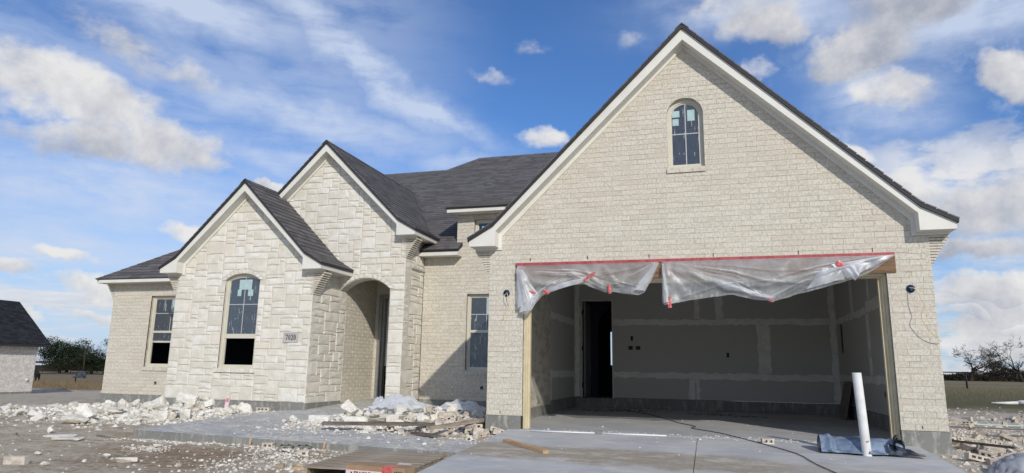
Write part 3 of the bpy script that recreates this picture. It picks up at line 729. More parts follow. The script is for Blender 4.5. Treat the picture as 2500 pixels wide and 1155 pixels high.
# recessed wall between the porch and the garage, two storeys high on its right
YR = 3.576
FR = wallfr(YR)
wr = rect(-2.226, -1.40, .797, 2.376); wu = rect(-2.099, -1.25, 3.40, 3.979)
mb = MB(); slab(mb, FR, [[(X2R, .196), (XL, .196), (XL, 2.85), (.75, 4.15), (-2.49, 4.15), (-2.49, 3.2), (X2R, 3.2)], wr[::-1], wu[::-1]], -.13, -.0045); rw = part(mb, 'recess_wall', 'mortar')
srl = rect(-2.24, -1.38, .712, .797)
bb = brick_polys(X2R, -2.37, .196, 3.17, [wr, srl], None, (2.93, 3.17))+brick_polys(-2.37, XL, .196, 3.17, [wr, srl])+brick_polys(-2.49, .75, 3.17, 4.12, [wu], [(-2.49, 3.17), (-.25, 3.17), (.75, 4.12), (-2.49, 4.12)])
lay(rw, FR, bb, 'brick', M['brick'], 0, -.03, 0, bev=.003)
FU = frame((-2.49, 0, 0), (0, -1, 0), (0, 0, 1))
mb = MB(); slab(mb, FU, [rect(-5.6, -3.71, 3.2, 4.15)], -.1, -.0045); w = part(mb, 'side_wall', 'mortar')
mb = MB()
for i in range(11): mb.box(-2.24+i*.078, -2.24+(i+1)*.078-.005, YR-.022, YR+.1, .716, .795)
part(mb, 'window_sill', 'brick')

# porch recess: brick on its left, brick strip, door frame, ceiling
mb = MB(); slab(mb, FS, [rect(2.948, 4.40, .10, 2.9)], -.13, -.0045); pw = part(mb, 'porch_wall', 'mortar')
lay(pw, FS, brick_polys(2.947, 4.26, .11, 2.9), 'brick', M['brick'], 0, -.03, 0, bev=.003)
FPB = wallfr(4.26)
mb = MB(); slab(mb, FPB, [[(X1R-.1, .10), (-4.585, .10), (-4.585, 2.45), (-3.60, 2.45), (-3.60, .10), (-3.2, .10), (-3.2, 2.9), (X1R-.1, 2.9)]], -.13, -.0045); pb = part(mb, 'porch_wall', 'mortar')
lay(pb, FPB, brick_polys(X1R, -3.2, .11, 2.9, [rect(-4.585, -3.60, -1, 2.45)]), 'brick', M['brick'], 0, -.03, 0, bev=.003)
mb = MB(); mb.box(X1R+.001, -3.2, 2.95, 4.26, 2.86, 2.9); part(mb, 'porch_ceiling', 'drywall')
mb = MB(); mb.box(-3.42, -3.36, 2.95, 4.39, .1, 2.9); part(mb, 'porch_wall', 'mortar')
def strip(name, mat, *bxs, parent=None):
    mb = MB()
    for b in bxs: mb.box(*b)
    return part(mb, name, mat, parent)
dfr = strip('door_frame', 'dark', (-4.585, -4.50, 4.19, 4.36, .13, 2.45), (-4.50, -4.44, 4.23, 4.36, .13, 2.39), (-4.50, -3.60, 4.19, 4.36, 2.37, 2.45), (-3.68, -3.60, 4.19, 4.36, .13, 2.37))
M['frameg'] = material('frame_grey', flat((0.20, 0.20, 0.195), (0.25, 0.25, 0.24), 5), .6, .3); dfr.data.materials[0] = M['frameg']
strip('entry_door', 'muntin', (-4.43, -3.69, 4.31, 4.345, .86, 2.365))
strip('entry_threshold', 'plinth', (-4.60, -3.59, 4.13, 4.40, .05, .13))
# a dark hall behind the entry
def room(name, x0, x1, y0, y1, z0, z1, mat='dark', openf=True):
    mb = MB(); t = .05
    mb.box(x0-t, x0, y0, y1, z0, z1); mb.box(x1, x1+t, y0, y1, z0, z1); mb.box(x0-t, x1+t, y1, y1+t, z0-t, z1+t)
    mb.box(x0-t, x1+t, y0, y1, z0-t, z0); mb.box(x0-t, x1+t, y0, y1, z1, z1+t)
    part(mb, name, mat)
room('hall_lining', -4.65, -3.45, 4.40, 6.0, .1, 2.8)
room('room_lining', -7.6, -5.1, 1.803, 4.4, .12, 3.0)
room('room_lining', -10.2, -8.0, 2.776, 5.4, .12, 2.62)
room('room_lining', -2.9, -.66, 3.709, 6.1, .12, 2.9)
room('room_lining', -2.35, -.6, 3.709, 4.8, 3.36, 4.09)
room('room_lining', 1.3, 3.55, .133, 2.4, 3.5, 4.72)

# windows
def window(fr, xl, xr, zb, zt, crown=None, rail=None, lower='closed', raised=None, cross=None, film=True, stickers=()):
    if crown: outer = archpoly(xl, xr, zb, zt, crown, 14); w = .047; inner = archpoly(xl+w, xr-w, zb+w, zt, crown-w, 14)
    else: outer = rect(xl, xr, zb, zt); w = .05; inner = rect(xl+w, xr-w, zb+w, zt-w)
    mb = MB(); slab(mb, fr, [outer, inner[::-1]], -.125, -.075); wo = part(mb, 'window', 'vinyl')
    w2 = w+.022
    inn2 = archpoly(xl+w2, xr-w2, zb+w2, zt, crown-w2, 14) if crown else rect(xl+w2, xr-w2, zb+w2, zt-w2)
    mb = MB(); slab(mb, fr, [inner, inn2[::-1]], -.12, -.09); mb.obj('frame', M['vinyl'], wo)
    pz0 = zb+w2
    if rail:
        mb = MB(); slab(mb, fr, [rect(xl+w, xr-w, rail[0], rail[1])], -.118, -.082); mb.obj('rail', M['vinyl'], wo)
        if lower == 'open': pz0 = rail[1]
    top = crown or zt
    pane = clip(inn2, 0, -1, -pz0)
    mb = MB(); slab(mb, fr, [pane], -.108, -.104); mb.obj('pane', M['glass'], wo)
    if raised:
        a, b, c = raised
        mb = MB(); slab(mb, fr, [rect(xl+w, xr-w, a, b)], -.120, -.088); mb.obj('rail', M['vinyl'], wo)
        mb = MB(); slab(mb, fr, [rect(xl+w2, xr-w2, b, c)], -.108, -.104); mb.obj('pane', M['glass'], wo)
    if cross:
        cx_, cz_, z0_ = cross
        mb = MB(); slab(mb, fr, [rect(cx_-.007, cx_+.007, z0_, (crown or zt)-w)], -.102, -.098); slab(mb, fr, [rect(xl+w2, xr-w2, cz_-.007, cz_+.007)], -.1015, -.0975); mb.obj('muntin', M['muntin'], wo)
    for k, (a, b, c, d) in enumerate(stickers):
        mb = MB(); slab(mb, fr, [rect(a, b, c, d)], -.097, -.0955); st = mb.obj('sticker', M['sticker'], wo)
    if film:
        mbf = MB(); nx_, nz_ = 16, 22; vs = []; zt_ = top-w; zs_ = (raised[0] if raised else pz0)
        for j in range(nz_+1):
            for i in range(nx_+1):
                a = xl+w2+(xr-xl-2*w2)*i/nx_; b = zs_+(zt_-zs_)*j/nz_
                if crown and b > zt:
                    k = (b-zt)/(zt_-zt); r = (xr-xl)/2-w2; cxm = (xl+xr)/2; a = cxm+(a-cxm)*math.sqrt(max(0.02, 1-k*k*.98))
                vs.append(fr(a, b, -.090+rnd.uniform(-.006, .006)))
        mbf.add(vs, [(j*(nx_+1)+i, j*(nx_+1)+i+1, (j+1)*(nx_+1)+i+1, (j+1)*(nx_+1)+i) for j in range(nz_) for i in range(nx_)], True)
        mbf.obj('film', M['film'], wo)
    return wo
window(FG, 2.162, 2.679, 3.752, 4.595, 4.822, cross=(2.425, 4.294, 3.80), stickers=((2.235, 2.345, 4.56, 4.66), (2.24, 2.33, 4.43, 4.535), (2.455, 2.56, 4.49, 4.66)))
window(F1, -6.745, -5.922, .768, 2.512, 2.645, rail=(1.354, 1.442), lower='open', cross=(-6.33, 2.03, 1.45), stickers=((-6.47, -6.17, 2.33, 2.53), (-6.50, -6.41, 2.20, 2.33), (-6.25, -6.13, 2.20, 2.33)))
window(FLW, -9.522, -8.62, .757, 2.342, rail=(1.513, 1.559), lower='open', raised=(1.295, 1.335, 1.51), cross=(-9.02, 1.95, 1.56), stickers=((-9.0, -8.8, 1.98, 2.26),))
window(FR, -2.226, -1.40, .797, 2.376, rail=(1.575, 1.63), cross=(-1.81, 1.955, 1.63), stickers=((-1.80, -1.70, 1.96, 2.3),))
window(FR, -2.099, -1.25, 3.40, 3.979, cross=(-1.68, 3.62, 3.45), film=False, stickers=((-1.96, -1.80, 3.60, 3.84),))
# a second sheath on the film side of the lower sash of the stone gable window stays open: black room only

# number plaque
mb = MB(); slab(mb, F1, [plaq], -.02, .002); slab(mb, F1, [rect(-5.245, -4.98, 1.305, 1.440)], .002, .0021)
mb2 = MB(); slab(mb2, F1, [plaq, rect(-5.245, -4.98, 1.303, 1.442)[::-1]], -.02, .012); 
mb = MB(); slab(mb, F1, [rect(-5.25, -4.975, 1.30, 1.445)], -.02, .002)
pq = part(mb2, 'number_plaque', 'plaque'); mb.obj('plaque_face', M['plaque'], pq)
def text(body, name, mat, parent, mtx, size, ext=.003, align='CENTER', bold=0.0):
    cu = bpy.data.curves.new(name, 'FONT'); cu.body = body; cu.size = size; cu.extrude = ext; cu.align_x = align; cu.align_y = 'CENTER'; cu.offset = bold
    o = bpy.data.objects.new(name, cu); COL.objects.link(o)
    dg = bpy.context.evaluated_depsgraph_get(); me = bpy.data.meshes.new_from_object(o.evaluated_get(dg)); bpy.data.objects.remove(o)
    me.materials.clear(); me.materials.append(mat); me.transform(mtx)
    return link(name, me, parent)
# numerals drawn with thick and thin strokes like the cast ones
def numerals(parent):
    mb = MB(); z0, z1 = 1.322, 1.424; h = z1-z0; c = (.003, .008); w = .046; xs_ = (-5.222, -5.160, -5.100, -5.042)
    x = xs_[0]
    slab(mb, F1, [[(x, z1-.016), (x+.004, z1-.03), (x+.008, z1-.014), (x+.036, z1-.014), (x+.010, z0), (x+.024, z0), (x+w, z1-.010), (x+w, z1), (x, z1)]], *c)
    def zero(x):
        n = 20; o = [(x+w/2+w/2*math.cos(t*2*PI/n), (z0+z1)/2+h/2*math.sin(t*2*PI/n)) for t in range(n)]
        i = [(x+w/2+(w/2-.013)*math.cos(t*2*PI/n), (z0+z1)/2+(h/2-.006)*math.sin(t*2*PI/n)) for t in range(n)]
        slab(mb, F1, [o, i[::-1]], *c)
    zero(xs_[1]); zero(xs_[3])
    x = xs_[2]
    slab(mb, F1, [[(x, z0), (x+w, z0), (x+w+.001, z0+.024), (x+w-.006, z0+.013), (x+.014, z0+.013), (x+.040, z0+.050), (x+w-.002, z0+.072), (x+.042, z1-.010), (x+.026, z1), (x+.008, z1-.006), (x+.001, z1-.024), (x+.010, z1-.028), (x+.014, z1-.014), (x+.024, z1-.008), (x+.032, z1-.022), (x+.030, z0+.060), (x+.006, z0+.020)]], *c)
    mb.obj('numerals', M['ink'], parent)
numerals(pq)

# cornices: rake boards, friezes, boxed eaves
def cornice(xc, half, zE, Yw, ov=.205):
    fr = wallfr(Yw); Af = zE+half+.195; Ab = zE+half+.015
    def sym(r): return [(xc+x, z) for x, z in r]+[(xc-x, z) for x, z in r[::-1] if x > 1e-6]
    outer = [(0, Af), (half-.11, zE+.30), (half+.272, zE+.093), (half+.268, zE), (half-.145, zE+.0), (half-.145, zE+.225), (0, Ab)]
    ring = [(xc+x, z) for x, z in outer]+[(xc-x, z) for x, z in outer[1:-1][::-1]]
    mb = MB(); slab(mb, fr, [ring[::-1]], .001, ov); part(mb, 'rake_board', 'paint')
    inn = [(0, Ab-.05), (half-.195, zE+.175), (half-.195, zE-.034), (half+.235, zE-.034), (half+.235, zE+.02), (half-.1, zE+.02), (half-.1, zE+.25), (0, Ab+.02)]
    ring = [(xc+x, z) for x, z in inn]+[(xc-x, z) for x, z in inn[1:-1][::-1]]
    mb = MB(); slab(mb, fr, [ring], -.02, .018); part(mb, 'frieze_board', 'paint')
def eave(xc, half, zE, y0, y1, side):
    mb = MB(); P = [(half-.02, zE), (half+.268, zE), (half+.272, zE+.088), (half-.02, zE+.26)]
    fr = frame((0, y0, 0), (1, 0, 0), (0, 0, 1)); pl = [(xc+side*x, z) for x, z in P]
    if area(pl) < 0: pl = pl[::-1]
    slab(mb, fr, [pl], -(y1-y0), -.001); part(mb, 'boxed_eave', 'paint')
def deck(xc, half, zE, y0, y1, name='roof', yR=None):
    As = zE+half+.255-.012; t = .045
    P = [(0, As), (half-.11, zE+.355), (half+.292, zE+.118), (half+.288, zE+.118-t), (half-.11, zE+.355-t-.012), (0, As-t-.014)]
    ring = [(xc+x, z) for x, z in P]+[(xc-x, z) for x, z in P[1:-1][::-1]]
    fr = frame((0, y0, 0), (1, 0, 0), (0, 0, 1)); mb = MB(); slab(mb, fr, [ring[::-1]], -(y1-y0), 0)
    return part(mb, name, 'edge')
def ridge_cap(parent, p0, p1, w=.14):
    p0, p1 = Vector(p0), Vector(p1); L = (p1-p0).length; d = (p1-p0)/L; n = int(L/.14); sdir = d.cross(Vector((0, 0, 1))).normalized(); mb = MB()
    for i in range(n):
        a = p0+d*(i*.14); b = p0+d*((i+1)*.14+.02); h = Vector((0, 0, .006)); dn = Vector((0, 0, -w*.62))
        mb.add([a+h, b, a+sdir*w*.7+dn+h, b+sdir*w*.7+dn, a-sdir*w*.7+dn+h, b-sdir*w*.7+dn, a+h-Vector((0, 0, .03)), a+sdir*w*.7+dn-Vector((0, 0, .02)), a-sdir*w*.7+dn-Vector((0, 0, .02))], [(0, 1, 3, 2), (1, 0, 4, 5), (6, 0, 2, 7), (0, 6, 8, 4)])
    mb.obj('ridge_cap', M['shingle'], parent)
def shingles(parent, fr, poly, single=0, expo=.14):
    x0 = min(p[0] for p in poly); x1 = max(p[0] for p in poly); z1 = max(p[1] for p in poly); z0 = min(p[1] for p in poly); out = []; r = 0; z = z0
    while z < z1:
        x = x0-rnd.uniform(0, .3)
        while x < x1:
            w = rnd.choice((.12, .16, .2, .26, .32, .34)); p = clip_in([(x, z), (x+w-.004, z), (x+w-.004, z+expo-.011), (x, z+expo-.011)], poly)
            if len(p) >= 3 and abs(area(p)) > 2e-4: out.append(p)
            x += w
        z += expo
    lay(parent, fr, out, 'shingle', M['shingle'], single, -.004, .015, bev=.002, tilt=-.05)
def gable_shingles(parent, xc, half, zE, y0, y1, side, cut=None, single=0):
    """kick and main slope on one side; cut(z) gives the far end for a valley"""
    s2 = math.sqrt(2); zb, zt = zE+.355, zE+half+.245
    tipx, brx = half+.292, half-.11
    tz = zE+.118; kl = math.hypot(tipx-brx, zb-tz)
    for (xa, za, xb, zb_) in ((tipx, tz, brx, zb), (brx, zb, 0, zt)):
        V = Vector((side*(xb-xa), 0, zb_-za)); L = V.length
        U = Vector((0, side, 0)); O = Vector((xc+side*xa, y0 if side > 0 else y1, za))
        fr = frame(O, U, V)
        if cut:
            ea, eb = cut(za)-y0, cut(zb_)-y0
            poly = [(0, 0), (ea, 0), (eb, L), (0, L)]
            if eb < ea: pass
        else: poly = rect(0, y1-y0, 0, L)
        if area(poly) < 0: poly = poly[::-1]
        if cut is None or ea <= eb+1e9: shingles(parent, fr, poly, single if xb == 0 else min(single, 40))
HG, HZ = 2.9725, 2.662
cornice(XC, HG, HZ, 0); eave(XC, HG, HZ, 0, 6.4, 1); eave(XC, HG, HZ, 0, 3.57, -1)
rg = deck(XC, HG, HZ, -.235, 7.0, 'garage_roof')
gable_shingles(rg, XC, HG, HZ, -.24, 7.0, 1); gable_shingles(rg, XC, HG, HZ, -.24, 7.0, -1); ridge_cap(rg, (XC, -.24, 5.90), (XC, 7, 5.90))
cornice(C1, 1.628, 2.673, Y1); eave(C1, 1.628, 2.673, Y1, 2.655, 1); eave(C1, 1.628, 2.673, Y1, 2.64, -1)
r1 = deck(C1, 1.628, 2.673, Y1-.235, 2.66, 'left_gable_roof')
gable_shingles(r1, C1, 1.628, 2.673, Y1-.24, 2.655, 1, single=85); gable_shingles(r1, C1, 1.628, 2.673, Y1-.24, 2.655, -1)
ridge_cap(r1, (C1, Y1-.24, 4.565), (C1, 2.65, 4.565))
cornice(C2, 1.90, 3.472, Y2); eave(C2, 1.90, 3.472, Y2, 3.78, 1); eave(C2, 1.9, 3.472, Y2, 4.5, -1)
zmain = lambda y: 3.40+.64*(y-3.45); ymain = lambda z: 3.45+(z-3.40)/.64
r2 = deck(C2, 1.90, 3.472, Y2-.235, 3.75, 'tall_gable_roof')
# behind the front strip the deck narrows along its valleys, so build the right and left slopes as their own plates
for side in (1, -1):
    As = 3.472+1.9+.243
    pts3 = [(C2, 3.74, As), (C2+side*1.79, 3.74, 3.472+.355), (C2+side*1.79, ymain(3.827)+.05, 3.472+.355), (C2, ymain(As)+.05, As)]
    V = [Vector(p) for p in pts3]; V2 = [p-Vector((side*.03, 0, .05)) for p in V]; mb = MB()
    mb.add(V+V2, [(0, 1, 2, 3), (7, 6, 5, 4), (0, 4, 5, 1), (1, 5, 6, 2), (2, 6, 7, 3), (3, 7, 4, 0)]); mb.obj('slope', M['edge'], r2)
gable_shingles(r2, C2, 1.90, 3.472, Y2-.24, 7.0, 1, cut=lambda z: max(3.75, ymain(z)+.03), single=105)
gable_shingles(r2, C2, 1.90, 3.472, Y2-.24, 3.75, -1)
ridge_cap(r2, (C2, Y2-.24, 5.635), (C2, 6.95, 5.635))
# main roof, rising away behind
fm = frame((0, 3.29, zmain(3.29)), (1, 0, 0), (0, 1, .64)); kk = math.sqrt(1+.64**2)
Lr, Ur = 8.72, 9.75
mpoly = [(-3.36, 3.29), (-2.355, 3.29), (-2.355, 3.57), (-2.5, 3.58), (-2.5, 5.6), (2.4, 5.6), (2.4, Ur), (-4.25, Ur), (-4.95, Lr), (-8.6, Lr), (-5.2, 3.9)]
loc = [(x, (y-3.29)*kk) for x, y in mpoly]
mb = MB(); slab(mb, fm, [loc], -.05, 0)
# far slopes closing it behind
mb.add([(2.4, Ur, zmain(Ur)), (-4.25, Ur, zmain(Ur)), (-4.25, 16, zmain(Ur)-4), (2.4, 16, zmain(Ur)-4)], [(0, 1, 2, 3)])
mb.add([(-4.95, Lr, zmain(Lr)), (-8.6, Lr, zmain(Lr)), (-8.6, 15, zmain(Lr)-4), (-4.95, 15, zmain(Lr)-4)], [(0, 1, 2, 3)])
mb.add([(-4.25, Ur, zmain(Ur)), (-4.95, Lr, zmain(Lr)), (-4.95, 15, zmain(Lr)-4), (-4.25, 16, zmain(Ur)-4)], [(0, 1, 2, 3)])
rm = part(mb, 'main_roof', 'edge')
vt = lambda xx: None
# visible regions, kept clear of the tall gable's valley
valley = (-3.34, 4.12, -5.13, 6.95)
def mreg(xa, xb, ya, yb, single, extra=()):
    p = [(xa, (ya-3.29)*kk), (xb, (ya-3.29)*kk), (xb, (yb-3.29)*kk), (xa, (yb-3.29)*kk)]
    for a, b, c in extra: p = clip(p, a, b/kk, c-b*(3.29)*0) if False else p
    shingles(rm, fm, p, single)
def vclip(poly):        # right of the valley line of the tall gable
    x0_, y0_, x1_, y1_ = valley; a, b = (y1_-y0_), -(x1_-x0_); c = a*x0_+b*y0_
    return clip(poly, -a, -b, -c-.25*0) if (-a*0-b*0) <= 1e9 else poly
def mpolyreg(pl, single):
    p = [(x, (y-3.29)*kk) for x, y in pl]
    if area(p) < 0: p = p[::-1]
    shingles(rm, fm, p, single)
mpolyreg([(-3.36, 3.29), (-2.355, 3.29), (-2.355, 3.57), (-3.36, 3.57)], 8)
mpolyreg([(-3.36, 3.57), (-2.5, 3.57), (-2.5, 5.62), (-4.35, 5.62)], 60)
mpolyreg([(-4.35, 5.62), (2.4, 5.62), (2.4, 6.98), (-5.25, 6.98)], 32)
mpolyreg([(-8.6, 6.98), (2.4, 6.98), (2.4, Lr), (-8.6, Lr)], 0)
mpolyreg([(-4.95, Lr), (2.4, Lr), (2.4, Ur), (-4.25, Ur)], 0)
ridge_cap(rm, (-8.6, Lr, zmain(Lr)+.03), (-4.9, Lr, zmain(Lr)+.03)); ridge_cap(rm, (-4.25, Ur, zmain(Ur)+.03), (2.4, Ur, zmain(Ur)+.03)); ridge_cap(rm, (-4.95, Lr, zmain(Lr)+.02), (-4.25, Ur, zmain(Ur)+.02))
# eave of the low piece over the recessed wall, and the flatter roof of the two-storey bay
def yz_prism(name, mat, pts, x0, x1, parent=None):
    fr = frame((x0, 0, 0), (0, 1, 0), (0, 0, 1)); mb = MB(); p = pts if area(pts) > 0 else pts[::-1]; slab(mb, fr, [p], 0, x1-x0); return part(mb, name, mat, parent)
yz_prism('boxed_eave', 'paint', [(3.30, 3.172), (3.572, 3.172), (3.572, 3.38), (3.30, 3.238)], X2R+.005, -2.36)
yz_prism('boxed_eave', 'paint', [(3.30, 4.092), (3.572, 4.092), (3.572, 4.21), (3.30, 4.172)], -2.635, .9)
s3_ = .30; zb_ = lambda y: 4.205+s3_*(y-3.29)
fb = frame((0, 3.275, 4.20), (1, 0, 0), (0, 1, s3_)); kb = math.sqrt(1+s3_**2)
mb = MB(); slab(mb, fb, [rect(-2.65, 2.4, 0, 2.75*kb)], -.04, 0); rb = part(mb, 'bay_roof', 'edge'); shingles(rb, fb, rect(-2.65, .9, -.01, 2.72*kb), 0)
# left wing roof, hipped
ex, ey, ez, ss = -10.887, 2.355, 2.722, .72; T = 3.3
mb = MB()
hip = [(ex, ey), (-6.2, ey), (-6.2, ey+T), (ex+T, ey+T)]
zf = lambda y: ez+ss*(y-ey)
fl = frame((0, ey, ez), (1, 0, 0), (0, 1, ss)); kl = math.sqrt(1+ss*ss)
slab(mb, fl, [[(x, (y-ey)*kl) for x, y in hip]], -.045, 0)
mb.add([(ex, ey, ez), (ex+T, ey+T, ez+ss*T), (ex+T, 8.0, ez+ss*T), (ex, 9.3+.2, ez)], [(0, 1, 2, 3)])
mb.add([(ex+T, ey+T, ez+ss*T), (-6.2, ey+T, ez+ss*T), (-6.2, 9.3, ez), (ex+T, 9.3, ez)], [(0, 1, 2, 3)])
rl = part(mb, 'wing_roof', 'edge')
shingles(rl, fl, [(x, (y-ey)*kl) for x, y in [(ex-.01, ey-.01), (-7.9, ey-.01), (-6.6, ey+1.3), (-6.6, ey+T), (ex+T, ey+T)]], 0)
ridge_cap(rl, (ex+.02, ey+.02, ez+.02), (ex+T, ey+T, ez+ss*T+.02), .1)
yz_prism('boxed_eave', 'paint', [(2.365, 2.63), (2.640, 2.63), (2.640, 2.87), (2.365, 2.695)], ex+.012, -7.96)
strip('boxed_eave', 'paint', (ex+.012, XW-.002, 2.642, 9.0, 2.631, 2.694))

# corbelled brick corners
def corbel(xc_, side, y0, z0, z1, out=.235, dep=.25, n=11):
    cb = empty('corbel', (xc_, y0, z0), parent=house)
    h = (z1-z0)/n
    for k in range(n):
        t = (k+1)/n; o = out*(.80*t+.20*t*t)
        mb = MB(); a, b = -side*.06, side*o
        mb.box(min(a, b), max(a, b), -.002, dep, k*h+.009, (k+1)*h)
        me = mb.obj('brick', M['brick'], cb)
for a in ((XR, 1, 0, 2.222, 2.625), (XL, -1, 0, 2.222, 2.625), (X1R, 1, Y1, 2.195, 2.636), (X1L, -1, Y1, 2.24, 2.636), (X2R, 1, Y2, 3.03, 3.435), (XW, -1, YL, 2.235, 2.628)): corbel(*a)

# timber header over the opening, with red flashing, and the door jambs
hb = strip('door_header', 'beam', (-.121, 4.991, -.014, .09, 2.151, 2.405))
strip('flashing', 'red', (-.118, 4.985, -.030, .02, 2.370, 2.416), parent=hb)
for x in (0.0, 4.79):
    s_ = 1 if x == 0 else -1; a = 0.002 if x == 0 else 4.878
    strip('door_jamb', 'trimwood', (min(a, a+s_*.030), max(a, a+s_*.030), .055, .19, 0.002, 2.145), (min(a+s_*.03, a+s_*.052), max(a+s_*.03, a+s_*.052), .085, .185, 0.002, 2.12), (min(a+s_*.052, a+s_*.082), max(a+s_*.052, a+s_*.082), .118, .18, 0.002, 2.10))
strip('door_head_trim', 'trimwood', (.034, 4.846, .055, .19, 2.118, 2.148), (.056, 4.824, .085, .185, 2.098, 2.117))
strip('jamb_gap', 'black', (-.012, -.001, -.013, .1, .002, .180))

# garage inside
IL, IR, ID = -.431, 5.249, 6.21
strip('garage_floor', 'conc', (IL-.1, IR+.1, -.008, ID+.1, -.15, 0.0))
strip('stem_curb', 'plinth', (IL-.12, IL+.012, .17, ID, 0.001, .228), (IR-.012, IR+.02, .17, ID, 0.001, .228), (IL+.013, -.302, ID-.012, ID+.1, 0.001, .215), (.478, IR-.013, ID-.012, ID+.1, .001, .228), (-.30, .476, ID-.012, ID+.1, .001, .212))
strip('garage_ceiling', 'ceil', (IL-.12, IR+.12, .14, ID+.1, 3.05, 3.08))
strip('garage_header_lining', 'drywall', (IL, IR, .195, .22, 2.16, 3.05))
strip('side_lining', 'drywall', (IL, -.03, .195, .22, .23, 2.158), (4.91, IR, .195, .22, .23, 2.158))
iw = empty('garage_lining', (0, 3, 0), parent=house); iw.location = (0, 0, 0)
def panels(fr, a0, a1, joints, holes=(), flip=False):
    zs_ = (.234, .757, 1.955, 3.045)
    for r in range(3):
        js = [a0]+[j for j in joints[r] if a0 < j < a1]+[a1]
        for i in range(len(js)-1):
            p = [rect(js[i]+.0015, js[i+1]-.0015, zs_[r]+.0015, zs_[r+1]-.0015)]
            # split panels round a door hole
            if holes and any(js[i] < h[0]+.01 and js[i+1] > h[1]-.01 for h in holes):
                h = holes[0]; p = [rect(js[i]+.0015, h[0], zs_[r]+.0015, zs_[r+1]-.0015), rect(h[1], js[i+1]-.0015, zs_[r]+.0015, zs_[r+1]-.0015)]
                if r == 2: p.append(rect(h[0], h[1], h[2], zs_[r+1]-.0015))
            for k in p:
                mb = MB(); slab(mb, fr, [k], -.013, 0); me_center(mb, 'drywall_panel', M['drywall'], iw)
def mud(fr, bars):
    for a, b, c, d in bars:
        mb = MB(); n = 14; long_v = (d-c) > (b-a); L = (d-c) if long_v else (b-a); m = max(4, int(L/.09)); l1, l2 = [], []
        for i in range(m+1):
            t = i/m; j1, j2 = rnd.uniform(-.010, .030), rnd.uniform(-.030, .010)
            if long_v: l1.append((b+j1, c+(d-c)*t)); l2.append((a+j2, c+(d-c)*t))
            else: l1.append((a+(b-a)*t, c+j1)); l2.append((a+(b-a)*t, d+j2))
        poly = l1+l2[::-1]
        slab(mb, fr, [poly], -.001, .0022+rnd.uniform(0, .0012)); me_center(mb, 'joint_compound', M['mud'], iw)
FBK = wallfr(ID); panels(FBK, IL, IR, ([2.26], [3.78], [2.4, 2.86]), holes=[(-.282, .462, 2.475)])
mud(FBK, [(.48, IR-.12, .68, .83), (.48, IR-.12, 1.88, 2.03), (3.66, 3.78, .83, 1.88), (3.80, 3.90, .83, 1.88), (2.17, 2.28, .24, .68), (2.31, 2.38, .24, .68), (2.33, 2.43, 2.03, 3.02), (2.80, 2.94, 2.03, 3.02), (IL+.01, IL+.10, .24, 3.02), (IR-.11, IR-.01, .24, 3.02)])
FLI = sidefr(IL); panels(FLI, .18, ID, ([3.65], [3.45], [3.3]))
mud(FLI, [(.2, ID-.1, .68, .84), (.2, 3.3, 1.88, 2.06), (3.3, ID-.1, 1.86, 2.02), (3.42, 3.62, .84, 1.88), (3.55, 3.75, .24, .68), (3.22, 3.42, 2.06, 3.0), (ID-.11, ID-.01, .24, 3.02), (2.0, 3.2, 2.06, 2.2)])
FRI = frame((IR, 0, 0), (0, -1, 0), (0, 0, 1)); panels(FRI, -ID, -.18, ([-4.1], [-3.1], [-4.37]))
mud(FRI, [(-ID+.1, -.2, .69, .84), (-ID+.1, -3.2, 1.86, 2.0), (-3.2, -.2, 1.88, 2.10), (-3.25, -3.05, .84, 1.88), (-4.2, -4.0, .24, .69), (-4.46, -4.26, 2.0, 3.0), (-3.0, -2.86, 2.1, 2.55), (-ID+.01, -ID+.10, .24, 3.02)])
# outlet boxes cut in the boards
for fr, a, b, w_, h_ in ((FBK, .873, 1.368, .10, .085), (FBK, 1.045, 1.368, .10, .085), (FBK, .905, 1.587, .055, .11), (FBK, 3.015, 1.225, .055, .10), (FLI, 3.5, 1.26, .06, .11), (FRI, -3.15, 1.2, .06, .10), (FRI, -2.35, .55, .05, .09)):
    mb = MB(); slab(mb, fr, [rect(a-w_/2, a+w_/2, b-h_/2, b+h_/2), rect(a-w_/2+.006, a+w_/2-.006, b-h_/2+.006, b+h_/2-.006)[::-1]], -.002, .004)
    slab(mb, fr, [rect(a-w_/2+.006, a+w_/2-.006, b-h_/2+.006, b+h_/2-.006)], -.002, .0015); part(mb, 'outlet_box', 'black', iw)
# doorway into the house
dn = strip('inner_door_frame', 'paint', (-.290, -.268, ID-.03, ID+.12, .216, 2.49), (.448, .470, ID-.03, ID+.12, .216, 2.49), (-.267, .447, ID-.03, ID+.12, 2.465, 2.49))
strip('door_edge', 'frameg', (-.232, -.195, ID+.05, ID+.8, .22, 2.44), parent=dn)
for z in (.5, 1.35, 2.2): strip('hinge', 'black', (-.268, -.236, ID-.012, ID+.03, z-.05, z+.05), parent=dn)
strip('wooden_sill', 'black', (-.267, .447, ID+.0, ID+.14, .212, .235), parent=dn)
